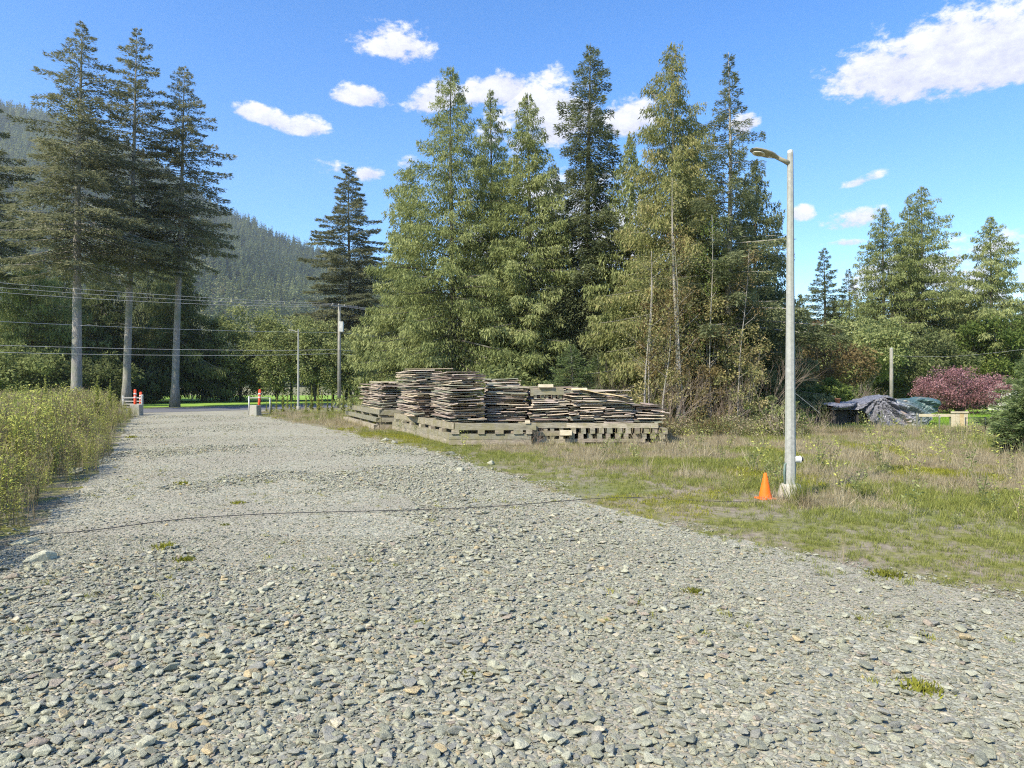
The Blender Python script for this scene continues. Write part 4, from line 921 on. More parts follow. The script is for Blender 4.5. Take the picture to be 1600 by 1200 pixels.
single('dry_sprig', dry_stalk(811, 1.0), 408, 1118, 0.30, 'thin dry stalk in the foreground gravel left of centre', 'dry stalk')
single('dry_sprig', dry_stalk(812, 1.0), 1262, 1052, 0.20, 'short dry stalk in the foreground gravel right of centre', 'dry stalk')
single('dry_sprig', dry_stalk(813, 1.0), 1318, 878, 0.35, 'dry stalk where the gravel meets the grass on the right', 'dry stalk')
tg = tuft(820, 220, 0.55, 0.008, 0.07, 0.28, 'grass', 0.25); tg2 = tuft(821, 200, 0.42, 0.008, 0.08, 0.35, 'grass', 0.4)
single('grass_clump', tg, 1250, 790, 0.95, 'tall dark green grass clump against the right side of the lamp footing', 'grass clump')
single('grass_clump', tuft(822, 150, 0.40, 0.007, 0.08, 0.4, 'dry', 0.4), 1262, 795, 0.9, 'straw coloured clump beside the tall dark one at the lamp footing', 'grass clump')
single('grass_clump', tg2, 1352, 779, 0.95, 'upright grass clump in the open grass right of the lamp', 'grass clump')
# tall seed head weeds beyond the drive
def spire(seed):
    r = np.random.default_rng(seed); Q = []; T = []; h = 1.0
    w = np.array([0.008, 0, 0]); Q.append([-w, w, w * 0.5 + [0, 0, h], -w * 0.5 + [0, 0, h]]); T.append(0.3)
    m = 170; s = 0.12 + 0.88 * r.random(m); az = r.uniform(0, 6.28, m); c = np.stack([0 * s, 0 * s, s * h], 1)
    L = (0.13 * (1.05 - s) + 0.025) * r.uniform(0.6, 1.2, m); Dv = np.stack([np.cos(az), np.sin(az), 0.35 + 0.6 * s], 1)
    Q.extend(list(kites(c, Dv, L, L * 0.4 + 0.008, r, 0.8))); T.extend(list(np.clip(r.normal(0.55, 0.2, m), 0, 1)))
    return quads_mesh('spire', np.array(Q), np.array(T), M['lawn'] if False else M['grass'])
sp = [spire(830 + k) for k in range(4)]; rr = random.Random(8)
SPT = [(424, 622), (432, 616), (442, 607), (449, 612), (455, 618), (461, 615), (478, 614), (487, 602), (497, 599), (503, 606), (512, 617), (519, 613), (537, 603), (545, 608), (553, 614), (416, 626), (60, 600), (152, 588), (172, 594), (70, 586)]
SPX = [p for p, q in SPT]
for k, (px, top) in enumerate(SPT):
    d = 44 + rr.uniform(-1, 6) if px > 200 else 30 + rr.uniform(-2, 3); o = link('tall_weed', sp[k % 4]); hh = gz(top, d); o.location = (gx(px, d), d, 0); o.scale = (hh * 0.75, hh * 0.75, hh); o.rotation_euler = (0, 0, rr.uniform(0, 6))
    side = px > 200
    words_ = ['first', 'second', 'third', 'fourth', 'fifth', 'sixth', 'seventh', 'eighth', 'ninth', 'tenth', 'eleventh', 'twelfth', 'thirteenth', 'fourteenth', 'fifteenth', 'sixteenth']
    lst = sorted([p for p in SPX if (p > 200) == side]); w_ = words_[lst.index(px)]
    tag(o, ('pale spired weed, %s from the left on the verge right of the drive end' if side else 'pale spired weed, %s from the left poking above the yellow weeds') % w_, 'weed', 'spired weeds on the far verge' if side else 'spired weeds among the yellow weeds')

# ================================================================== STREET LAMPS
def street_lamp(label, px, d, top_z, near):
    r = thing('street_lamp', label, 'street lamp', (gx(px, d), d, 0))
    fz = 0.26
    b = MB(); b.lathe([(0.21, -0.05), (0.205, 0.10), (0.175, 0.22), (0.155, fz)], 20); b.build('footing', M['footing'], r, True)
    b = MB(); b.tube([(0, 0, fz - 0.02), (0, 0, top_z * 0.5), (0, 0, top_z)], [0.095, 0.072, 0.05], 8); b.build('pole', M['polecon'], r)
    b = MB(); b.lathe([(0.050, 0), (0.052, 0.01), (0.052, 0.05), (0.03, 0.065)], 8, (0, 0, top_z)); b.build('pole_cap', M['galv'], r)
    # arm, slightly rising to the left
    za = top_z - 0.12
    b = MB(); b.tube([(-0.02, 0, za - 0.05), (-0.12, -0.02, za - 0.01), (-0.26, -0.04, za + 0.045)], [0.045, 0.038, 0.034], 10); b.build('arm', M['lamphead'], r, True)
    hd = MB(); ux = Vector((-0.955, -0.22, 0.20)).normalized(); uy = Vector((0, 0, 1)).cross(ux).normalized(); uz = ux.cross(uy)
    o0 = Vector((-0.22, -0.035, za + 0.035)); V = []; ns = 16; st = [(0.0, 0.035, 0.035), (0.05, 0.05, 0.04), (0.12, 0.095, 0.05), (0.20, 0.125, 0.052), (0.32, 0.135, 0.05), (0.42, 0.128, 0.042), (0.50, 0.10, 0.033), (0.535, 0.05, 0.02)]
    for (l, w, h) in st:
        for k in range(ns):
            t = 2 * math.pi * k / ns; cz = math.sin(t); cy = math.cos(t)
            V.append(o0 + ux * l + uy * (w * cy) + uz * (h * (cz if cz > 0 else cz * 0.55)))
    Fs = [(i * ns + k, i * ns + (k + 1) % ns, (i + 1) * ns + (k + 1) % ns, (i + 1) * ns + k) for i in range(len(st) - 1) for k in range(ns)] + [tuple(range(ns)), tuple((len(st) - 1) * ns + k for k in range(ns - 1, -1, -1))]
    hd.add(V, Fs); hd.build('lamp_head', M['lamphead' if near else 'polecon'], r, True)
    ln = MB(); c = o0 + ux * 0.385 - uz * 0.030
    lens_ = None
    for (ra, off, nm, mt) in ((0.098, 0.0, 'lens', 'lens'), (0.062, 0.007, 'light_module', 'leds')):
        q = MB(); V = []
        for dz in (0.0, 0.012):
            for k in range(20):
                t = 2 * math.pi * k / 20; V.append(c - uz * (off + dz) + ux * (ra * 1.15 * math.cos(t)) + uy * (ra * math.sin(t)))
        q.add(V, [tuple(range(20)), tuple(range(39, 19, -1))] + [(k, (k + 1) % 20, 20 + (k + 1) % 20, 20 + k) for k in range(20)]); lens_ = q.build(nm, M[mt], lens_ or r)
    if near:
        b = MB(); b.box(tuple(o0 + ux * 0.16 - uz * 0.038), (0.05, 0.03, 0.02), 0.2); b.build('latch', M['whitebox'], r)
        b = MB(); b.tube([(0.07, -0.02, 0.69), (0.17, -0.03, 0.69)], [0.058, 0.058], 16); b.tube([(0.15, -0.03, 0.69), (0.165, -0.03, 0.69)], [0.064, 0.064], 16); b.build('outlet_box', M['whitebox'], r, False, 0.006)
        b = MB(); b.tube([(0.17, -0.03, 0.69), (0.205, -0.03, 0.69)], [0.045, 0.036], 12); b.build('outlet_cap', M['cable'], r)
        b = MB(); b.tube([(-0.105, -0.03, 0.22), (-0.115, -0.03, 0.45), (-0.105, -0.03, 0.60), (-0.06, -0.02, 0.63)], [0.02, 0.02, 0.02, 0.02], 8); b.build('conduit', M['pipe'], r, True)
    return r
street_lamp('near tall concrete street lamp with an oval head, beside the orange cone', 1235, 11.9, gz(240, 11.9), True)
street_lamp('smaller looking street lamp far off in the grass left of the board stacks', 466, 53.0, gz(516, 53), False)

# orange cone
cx, cy = on_ground(1196, 780); r = thing('traffic_cone', 'plain orange traffic cone on the grass left of the near street lamp', 'traffic cone', (cx, cy, 0))
b = MB(); b.box((0, 0, 0.016), (0.27, 0.27, 0.028), 0.3); b.build('base', M['cone'], r, False, 0.008)
b = MB(); b.lathe([(0.112, 0.025), (0.108, 0.05), (0.028, 0.44), (0.024, 0.455), (0.017, 0.455), (0.017, 0.38)], 32); b.build('cone_body', M['cone'], r, True)

# cable across the drive
def cable(name, label, cat, pts, rad, mat, sides=5):
    P = [Vector(p) for p in pts]; out = []
    for i in range(len(P) - 1):
        p0 = P[max(i - 1, 0)]; p1 = P[i]; p2 = P[i + 1]; p3 = P[min(i + 2, len(P) - 1)]
        for k in range(10):
            t = k / 10; out.append(0.5 * ((2 * p1) + (p2 - p0) * t + (2 * p0 - 5 * p1 + 4 * p2 - p3) * t * t + (3 * p1 - p0 - 3 * p2 + p3) * t ** 3))
    out.append(P[-1]); b = MB(); b.tube(out, rad, sides); o = b.build(name, mat, None, True); tag(o, label, cat); return o
cpx = [(15, 852), (60, 838), (105, 836), (170, 829), (260, 817), (330, 811), (420, 806), (520, 803), (640, 800), (740, 796), (830, 790), (930, 782), (1010, 779), (1100, 784), (1190, 786)]
cable('power_cable', 'thin black cable lying across the gravel drive', 'cable', [on_ground(a, c) + (0.032 if i < 12 else 0.015,) for i, (a, c) in enumerate(cpx)], 0.0065, M['cable'])

# ================================================================== UTILITY POLES AND WIRES
pd = 57.0; ppx = gx(530, pd)
r = thing('utility_pole', 'wooden utility pole with a grey box behind the smaller street lamp', 'utility pole', (ppx, pd, 0))
b = MB(); b.tube([(0, 0, -0.05), (0, 0, 4), (0, 0, gz(476, pd))], [0.16, 0.14, 0.11], 10); b.build('pole', M['polewood'], r, True)
b = MB(); zt = gz(476, pd) - 0.12; b.box((0, -0.14, zt), (1.5, 0.09, 0.10), math.atan2(-rn.y, -rn.x) * 0 + 0.9); b.build('crossarm', M['polewood'], r)
b = MB(); b.box((0.22, -0.2, gz(511, pd)), (0.36, 0.34, 0.85)); b.build('transformer_box', M['galv'], r, False, 0.03)
for k in (-0.6, 0.0, 0.6):
    b = MB(); b.lathe([(0.03, 0), (0.05, 0.03), (0.03, 0.07), (0.045, 0.11), (0.02, 0.14)], 8, (k * math.cos(0.9), k * math.sin(0.9) - 0.14, zt + 0.05)); b.build('insulator', M['railwhite'], r)
pole_c = Vector((ppx, pd, 0))
for (off, py, sagk, lab) in [(-0.6, 474, 0.55, 'topmost of the thin overhead wires running left behind the firs'), (0.0, 477, 0.75, 'second overhead wire from the top, close under the topmost'), (0.6, 480, 0.95, 'third overhead wire from the top, lowest of the upper three'),
                             (0.0, 520, 0.5, 'single overhead wire midway between the upper and lower wires'), (0.1, 547, 0.5, 'upper of the two low overhead wires'), (-0.1, 553, 0.6, 'lowest thin overhead wire running left behind the firs')]:
    z0 = gz(py, pd); w0 = pole_c + rn * off * -1
    pts = []
    for k in range(-10, 9):
        s = k / 10 * 46; u = abs(k) / 10; sg = 4 * u * (1 - u) * sagk
        v = w0 + rd * s; pts.append((v.x, v.y, z0 - sg))
    cable('overhead_wire', lab, 'wire', pts, 0.010 if py < 500 else 0.012, M['wire'], 4)
d = 45; r = thing('utility_pole', 'thin pale pole standing behind the tarp on the right', 'utility pole', (gx(1393, d), d, 0))
b = MB(); b.tube([(0, 0, -0.05), (0, 0, gz(545, d))], [0.13, 0.10], 8); b.build('pole', M['polewood'], r, True)
b = MB(); b.lathe([(0.105, 0), (0.105, 0.04), (0.05, 0.07)], 8, (0, 0, gz(545, d))); b.build('pole_cap', M['galv'], r)
cable('overhead_wire', 'faint wire sagging across the green trees at the right edge', 'wire', [(gx(1395, 45), 45, gz(556, 45)), (gx(1500, 44), 44, gz(556, 44)), (gx(1640, 42), 42, gz(541, 42))], 0.004, M['wire'], 4)
cable('guy_wire', 'slanting guy wire in the brush right of the near street lamp', 'wire', [(gx(1240, 26), 26, gz(612, 26)), (gx(1282, 26), 26, gz(646, 26))], 0.005, M['wire'], 4)

# ================================================================== BARRICADES AT THE ROAD END
def bar(par, name, p, q, r_, mat, sides=8):
    b = MB(); b.tube([p, q], [r_, r_], sides); return b.build(name, M[mat], par, True)
d = 44.0
def post_marker(label, px, pyt, d, lean, dim=False):
    r = thing('marker_post', label, 'marker post', (gx(px, d), d, 0)); zt = gz(pyt, d); lx = lean
    b = MB(); b.tube([(0, 0, 0.0), (lx, 0, zt)], [0.085, 0.08], 14); b.tube([(lx, 0, zt), (lx * 1.02, 0, zt + 0.03)], [0.08, 0.05], 14); po = b.build('post', M['redpost'], r, True)
    for k in (0.70, 0.84):
        b = MB(); b.tube([(lx * k, 0, zt * k - 0.05), (lx * (k + .03), 0, zt * k + 0.05)], [0.0885, 0.0875], 14); b.build('reflective_band', M['reflect'], po, True)
post_marker('orange red marker post standing behind the left rail fence', 211, 609, 43.6, 0.0)
post_marker('darker red marker post partly hidden right beside the left rail fence end', 219, 613, 45.2, 0.04)
post_marker('orange red marker post leaning slightly in the right frame', 404, 609, 43.5, 0.08)
r = thing('rail_fence', 'short whitish four rail fence at the left side of the drive end', 'fence', (gx(222, d), d, 0))
b = MB(); b.box((0, 0, 0.66), (0.10, 0.10, 1.32)); b.build('post', M['galv'], r)
b = MB(); b.box((-1.28, 0.1, 0.63), (0.10, 0.10, 1.25)); b.build('post', M['galv'], r)
for py in (621.5, 627, 631.5, 636):
    b = MB(); b.box((-0.67, 0.05, gz(py, d)), (1.26, 0.05, 0.075), 0.0); b.build('rail', M['railwhite'], r)
b = MB(); b.box((0, 0, 0.36), (0.62, 0.62, 0.72), 0.1, 0.5, 0.92); o = b.build('concrete_block', M['block'], None, False, 0.03); o.location = (gx(213, 43.2), 43.2, -0.02); tag(o, 'mossy concrete block at the foot of the left rail fence', 'concrete block')
r = thing('metal_barricade', 'open rectangular metal frame at the right side of the drive end', 'fence', (gx(389, d), d, 0))
bar(r, 'post', (0, 0, 0), (0, 0, 1.22), 0.045, 'galv'); bar(r, 'post', (1.32, 0.1, 0), (1.32, 0.1, 1.12), 0.035, 'galv')
bar(r, 'rail', (0.05, 0, 1.10), (1.28, 0.1, 1.10), 0.03, 'railwhite'); bar(r, 'rail', (0.05, 0, 0.08), (1.28, 0.1, 0.08), 0.03, 'railwhite'); bar(r, 'rail', (0.05, 0, 0.58), (0.62, 0.04, 0.58), 0.03, 'railwhite')
b = MB(); b.box((0, 0, 0.34), (0.55, 0.55, 0.70), -0.25, 0.5, 0.9); o = b.build('concrete_block', M['block'], None, False, 0.03); o.location = (gx(399, 43.0), 43.0, -0.02); tag(o, 'tapered concrete block inside the right metal frame', 'concrete block')
# white paddock fence beyond the road
r = thing('paddock_fence', 'low white rail fence on the bright lawn beyond the road', 'fence', (gx(290, 86), 86, 0))
for k in range(5):
    b = MB(); b.box((k * 1.6 - 0.8, 0, 0.5), (0.12, 0.12, 1.0)); b.build('post', M['railwhite'], r)
for zz in (0.35, 0.85):
    b = MB(); b.box((2.4, -0.085, zz), (6.6, 0.04, 0.10)); b.build('rail', M['railwhite'], r)

# ================================================================== STACKS OF BOARDS
YAW = math.atan2(0.30, 0.954)                     # the stacks' front runs along (cos, sin) of this angle
def board_mesh(seed, w, l):
    """thin warped board, unit size in x (width) and y (length), z thickness 1; 4 segments along"""
    r = np.random.default_rng(seed); V = []; seg = 4
    warp = r.normal(0, 0.75, seg + 1) + np.array([0.5, -0.2, -0.5, -0.2, 0.5]) * r.uniform(-0.3, 1.4); warp = np.convolve(warp, [0.2, 0.6, 0.2], 'same'); tw = r.normal(0, 0.8)
    for i in range(seg + 1):
        t = i / seg - 0.5
        for sx in (-0.5, 0.5):
            e = r.normal(0, 0.02); zz = warp[i] + tw * t * sx * 2 + r.normal(0, 0.3)
            V += [(sx + e, t + r.normal(0, 0.006), zz - 0.5), (sx + e, t + r.normal(0, 0.006), zz + 0.5)]
    Fs = []
    for i in range(seg):
        a = i * 4; c = a + 4; Fs += [(a, c, c + 2, a + 2), (a + 1, a + 3, c + 3, c + 1), (a, a + 1, c + 1, c), (a + 2, c + 2, c + 3, a + 3)]
    Fs += [(0, 2, 3, 1), (seg * 4, seg * 4 + 1, seg * 4 + 3, seg * 4 + 2)]
    b = MB(); b.add(V, Fs); return b.mesh('board', M['wood'])
BM = [board_mesh(900 + k, 1, 1) for k in range(14)]
def stack(label, corner, w, l, z0, z1, seed, yaw=YAW, slope=0.0, thick=0.024, lay=0.037, split=0.55, mess=0.06, ragtop=4):
    r = thing('board_stack', label, 'board stack', (corner[0], corner[1], z0), yaw); rr = random.Random(seed); z = 0.0; h = z1 - z0; i = 0
    nlay = int(h / lay); drift = 0.0
    while z < h - 0.01:
        drift += rr.gauss(0, mess * 0.35); drift *= 0.9; t = thick * rr.uniform(0.75, 1.25); zz = z + lay / 2
        parts = 1 if rr.random() > split else rr.choice((2, 2, 3)); top = z > h - ragtop * lay
        cuts = [0] + sorted(rr.uniform(0.2, 0.8) for _ in range(parts - 1)) + [1]
        for a, c in zip(cuts[:-1], cuts[1:]):
            if c - a < 0.12 or (top and rr.random() < 0.22): continue
            o = bpy.data.objects.new('board', BM[rr.randrange(len(BM))]); COL.objects.link(o); o.parent = r
            ll = l * rr.uniform(0.93, 1.03); o.scale = (w * (c - a) * 0.985, ll, t)
            jx = rr.gauss(0, mess) + drift; jy = rr.gauss(0, mess * 1.4)
            o.location = (w * (a + c) / 2 + jx, l / 2 + jy, zz + rr.uniform(-0.004, 0.004))
            tl = rr.gauss(0, 0.017) + slope * (zz / h)
            o.rotation_euler = (rr.gauss(0, 0.005), tl, rr.gauss(0, 0.035))
        z += lay * rr.uniform(0.9, 1.1)
    return r
def tim(par, p, q, w, h, name='timber', mat='timber'):
    """square timber from p to q (centre line of its underside)"""
    p = Vector(p); q = Vector(q); L = (q - p).length; a = math.atan2(q.y - p.y, q.x - p.x); c = (p + q) / 2
    o = bpy.data.objects.new(name, TIM if mat == 'timber' else PLK); COL.objects.link(o)
    if par: o.parent = par; c = c - Vector(par.location)
    o.scale = (L, w, h); o.rotation_euler = (0, 0, a); o.location = (c.x, c.y, c.z + h / 2); return o
def timber_mesh(mat):
    r = random.Random(4); b = MB(); V = []
    for sx in (-0.5, -0.17, 0.17, 0.5):
        for sy, sz in ((-0.5, -0.5), (0.5, -0.5), (0.5, 0.5), (-0.5, 0.5)):
            V.append((sx + r.uniform(-.004, .004), sy + r.uniform(-.03, .03), sz + (r.uniform(-.03, .03) if sz > 0 else 0)))
    Fs = [(i * 4 + k, i * 4 + (k + 1) % 4, (i + 1) * 4 + (k + 1) % 4, (i + 1) * 4 + k) for i in range(3) for k in range(4)] + [(3, 2, 1, 0), (12, 13, 14, 15)]
    b.add(V, Fs); return b.mesh('timber', mat)
TIM = timber_mesh(M['timber']); PLK = timber_mesh(M['paleplank'])

A = Vector((-0.39, 0.92, 0)).normalized()
# lower and upper frames of the left pile
lf = thing('timber_platform', 'lower heavy timber frame on the ground under the left board stacks', 'timber platform', (-2.05, 22.0, 0))
c0 = Vector((-2.05, 22.0, 0)); f1 = Vector((0.62, 21.95, 0))
for lv in (0.03, 0.215):
    tim(lf, c0 + Vector((0.02, 0.1, lv)), f1 + Vector((0, 0.1, lv)), 0.2, 0.18)
    tim(lf, c0 + Vector((0.09, 0.22, lv)), c0 + Vector((0.09, 0.22, lv)) + A * 8.0, 0.2, 0.18)
    tim(lf, f1 + Vector((-0.1, 0.22, lv)), f1 + Vector((-0.1, 0.22, lv)) + A * 5.0, 0.2, 0.18)
    for k in (2.2, 4.4, 6.6): tim(lf, c0 + A * k + Vector((0.22, 0.1, lv)), c0 + A * k + Vector((2.3, 0.15, lv)), 0.2, 0.18)
for (t, w) in ((0.1, 0.25), (0.95, 0.22), (1.5, 0.28), (2.1, 0.3), (2.5, 0.2)):
    p = c0 + (f1 - c0) * (t / 2.67) + Vector((0, 0.03, 0.397)); tim(lf, p, p + Vector((w, 0.0, 0)), 0.16, 0.115, 'spacer_block')
for t in (0.8, 2.1, 3.4, 4.8, 6.2, 7.4):
    p = c0 + A * t + Vector((0.08, 0.2, 0.397)); tim(lf, p, p + A * 0.3, 0.16, 0.115, 'spacer_block')
uf = thing('timber_platform', 'upper timber frame raised on blocks, carrying the tall left board stacks', 'timber platform', (-1.86, 22.0, 0.515))
u0 = Vector((-1.86, 21.96, 0.515)); u1 = Vector((0.78, 21.98, 0.515))
tim(uf, u0 + Vector((0.02, 0.11, 0)), u1 + Vector((0, 0.11, 0)), 0.22, 0.21)
tim(uf, u0 + Vector((0.06, 0.24, 0)), u0 + Vector((0.06, 0.24, 0)) + A * 8.3, 0.22, 0.21)
tim(uf, u1 + Vector((-0.1, 0.24, 0)), u1 + Vector((-0.1, 0.24, 0)) + A * 5, 0.2, 0.21)
for k in (1.2, 2.6, 4.0, 5.4, 7.0): tim(uf, u0 + A * k + Vector((0.2, 0.1, 0)), u0 + A * k + Vector((2.2, 0.15, 0)), 0.2, 0.20)
zt = 0.74
stack('tallest board stack at the near corner of the left timber frame', (-1.98, 22.32), 1.14, 3.3, zt, 2.40, 1, YAW, mess=0.04)
stack('tall board stack behind the tallest one, second from the near corner', (-3.72, 26.1), 1.2, 3.5, zt, 2.52, 2, YAW + 0.05, mess=0.05)
stack('board stack set back in shade right of the tallest stack', (-0.88, 23.1), 1.40, 2.6, zt, 2.02, 3, 0.03, mess=0.05, slope=0.05)
stack('board stack behind the tallest one with its top showing to the right', (-1.05, 26.4), 1.3, 2.2, zt, 2.24, 4, 0.05, mess=0.05)
# far left pile
ff = thing('timber_platform', 'low timber frame under the two short board stacks at the far left of the pile', 'timber platform', (-6.0, 30.6, 0))
g0 = Vector((-5.85, 30.6, 0))
tim(ff, g0 + Vector((0, 0, 0.62)), g0 + A * 8.0 + Vector((0, 0, 0.62)), 0.2, 0.22); tim(ff, g0 + Vector((0.12, -0.02, 0.62)), g0 + Vector((1.5, 0.25, 0.62)), 0.2, 0.22)
tim(ff, g0 + Vector((-0.05, -0.4, 0.32)), g0 + A * 8.2 + Vector((-0.05, -0.4, 0.32)), 0.22, 0.18); tim(ff, g0 + Vector((0.1, -0.4, 0.32)), g0 + Vector((1.5, -0.2, 0.32)), 0.2, 0.18)
tim(ff, g0 + Vector((-0.05, -0.9, 0.02)), g0 + A * 8.2 + Vector((-0.05, -0.9, 0.02)), 0.24, 0.2); tim(ff, g0 + Vector((0.1, -0.9, 0.02)), g0 + Vector((1.5, -0.7, 0.02)), 0.2, 0.2)
for t in (0.5, 2.5, 4.5, 6.5):
    tim(ff, g0 + A * t + Vector((0.0, -0.2, 0.49)), g0 + A * t + Vector((1.2, 0.1, 0.49)), 0.2, 0.125, 'spacer_block'); tim(ff, g0 + A * t + Vector((0.0, -0.6, 0.21)), g0 + A * t + Vector((1.2, -0.4, 0.21)), 0.2, 0.105, 'spacer_block')
stack('short board stack with a pale board on top, left of the two tall stacks', (-5.86, 31.0), 1.25, 3.0, 0.85, 2.06, 5, YAW + 0.08)
stack('short board stack at the far left end of the pile', (-7.2, 34.6), 1.25, 2.8, 0.85, 2.0, 6, YAW + 0.08)
pp = tim(None, (-6.5, 31.2, 2.09), (-4.75, 31.4, 2.06), 0.4, 0.04, 'loose_plank', 'plank'); tag(pp, 'pale plank lying on top of the short left board stack', 'plank')
pp = tim(None, (-4.3, 27.6, 2.58), (-2.3, 26.9, 2.60), 0.16, 0.03, 'loose_plank'); tag(pp, 'loose grey plank sticking out on top of the second tall board stack', 'plank')
# right pile
rf = thing('timber_platform', 'low timber frame under the left part of the right pile', 'timber platform', (0.66, 22.6, 0))
for (za, hh, xa, xb) in ((0.03, 0.16, 0.7, 1.8), (0.30, 0.16, 0.68, 1.95), (0.555, 0.165, 0.62, 1.78)):
    tim(rf, (xa, 22.5, za), (xb, 22.5, za), 0.2, hh); tim(rf, (xa, 23.6, za), (xb, 23.6, za), 0.2, hh)
for xx in (0.78, 1.1, 1.32, 1.62):
    for (za, hh) in ((0.19, 0.107), (0.463, 0.09)): tim(rf, (xx, 22.42, za), (xx, 23.8, za), 0.13, hh, 'spacer_block')
cr = thing('timber_cribbing', 'cribbing of square timber ends under the right board stacks', 'timber cribbing', (1.8, 22.3, 0))
tim(cr, (1.78, 22.3, 0.57), (4.75, 22.25, 0.57), 0.2, 0.15); tim(cr, (1.9, 23.6, 0.57), (4.75, 23.6, 0.57), 0.2, 0.15)
rr = random.Random(12)
for row, (za, hh) in enumerate(((0.225, 0.16), (0.392, 0.17))):
    for k in range(11):
        xx = 1.95 + k * 0.295 + row * 0.06 + rr.uniform(-.02, .02); yy = 22.12 + rr.uniform(-0.05, 0.08)
        tim(cr, (xx, yy, za), (xx + 0.03, yy + 1.9, za), 0.16 + rr.uniform(-.02, .02), hh)
tim(cr, (1.72, 22.15, 0.12), (4.3, 22.1, 0.12), 0.2, 0.10); tim(cr, (1.7, 23.4, 0.12), (4.9, 23.4, 0.12), 0.2, 0.10)
for xx in (1.85, 2.25, 3.2, 3.9, 4.35, 4.85): tim(cr, (xx, 22.0, 0.0), (xx + 0.02, 23.7, 0.0), 0.2, 0.115)
tim(cr, (1.55, 22.0, 0.36), (1.92, 21.99, 0.36), 0.3, 0.14, 'timber', 'plank')
stack('wide board stack on the low frame at the left of the right pile', (0.66, 22.55), 1.25, 2.6, 0.73, 1.47, 7, 0.0, mess=0.03, ragtop=1)
stack('board stack in the middle of the right pile under the tan sheet', (1.93, 22.45), 1.15, 2.6, 0.73, 1.74, 8, 0.02, mess=0.04)
stack('low dark board stack right of the tan sheet', (3.05, 22.5), 1.0, 2.4, 0.73, 1.42, 9, 0.05, mess=0.05, slope=0.03)
stack('low board stack at the right end of the pile, sagging at its right side', (4.05, 22.55), 0.95, 2.4, 0.73, 1.30, 10, -0.04, mess=0.06, slope=0.10)
stack('board stack in the back row of the right pile', (2.95, 25.0), 1.4, 2.2, 0.73, 1.76, 11, 0.02, mess=0.06)
stack('board stack in the back row behind the crate like timber box', (0.55, 25.4), 1.9, 2.2, 0.73, 1.9, 12, 0.02, mess=0.05)
tb = thing('timber_box', 'open box of two planks and slats lying on top of the right pile', 'timber box', (0.68, 22.4, 1.50))
tim(tb, (0.70, 22.62, 1.64), (1.72, 22.62, 1.64), 0.06, 0.17); tim(tb, (0.70, 22.63, 1.812), (1.70, 22.63, 1.812), 0.06, 0.075)
tim(tb, (0.67, 22.62, 1.60), (0.67, 23.8, 1.60), 0.09, 0.28); tim(tb, (0.72, 23.8, 1.64), (1.72, 23.8, 1.64), 0.06, 0.2)
for xx in (0.78, 1.02, 1.16, 1.4, 1.62): tim(tb, (xx, 22.66, 1.50), (xx + 0.01, 23.7, 1.50), 0.09, 0.135, 'slat')
o = tim(None, (0.88, 22.75, 1.89), (1.36, 22.75, 1.89), 0.5, 0.10, 'wood_block', 'plank'); tag(o, 'pale cream wood block on top of the timber box', 'wood block')
o = tim(None, (1.98, 22.7, 1.79), (2.48, 22.7, 1.79), 0.4, 0.08, 'wood_block', 'plank'); tag(o, 'pale wood block beside the tan sheet on the right pile', 'wood block')
o = tim(None, (0.42, 22.02, 0.728), (0.58, 22.02, 0.728), 0.16, 0.09, 'wood_block', 'plank'); tag(o, 'small pale wood block at the right end of the upper left frame', 'wood block')
# tan curved sheet
b = MB(); V = []; nx, ny = 12, 6
for j in range(ny + 1):
    for i in range(nx + 1):
        u = i / nx; v = j / ny; V.append((1.95 + 1.85 * u + 0.05 * math.sin(v * 5), 22.35 + 1.7 * v - 0.25 * u, 1.82 - 0.30 * u ** 1.6 + 0.02 * math.sin(u * 9 + v * 3) + 0.03 * v))
Fs = [(j * (nx + 1) + i, j * (nx + 1) + i + 1, (j + 1) * (nx + 1) + i + 1, (j + 1) * (nx + 1) + i) for j in range(ny) for i in range(nx)]
b.add(V, Fs); o = b.build('tan_sheet', M['tanply'], None, True); sm = o.modifiers.new('solid', 'SOLIDIFY'); sm.thickness = 0.02
tag(o, 'thin curved tan sheet drooping over the middle of the right pile', 'wooden sheet')

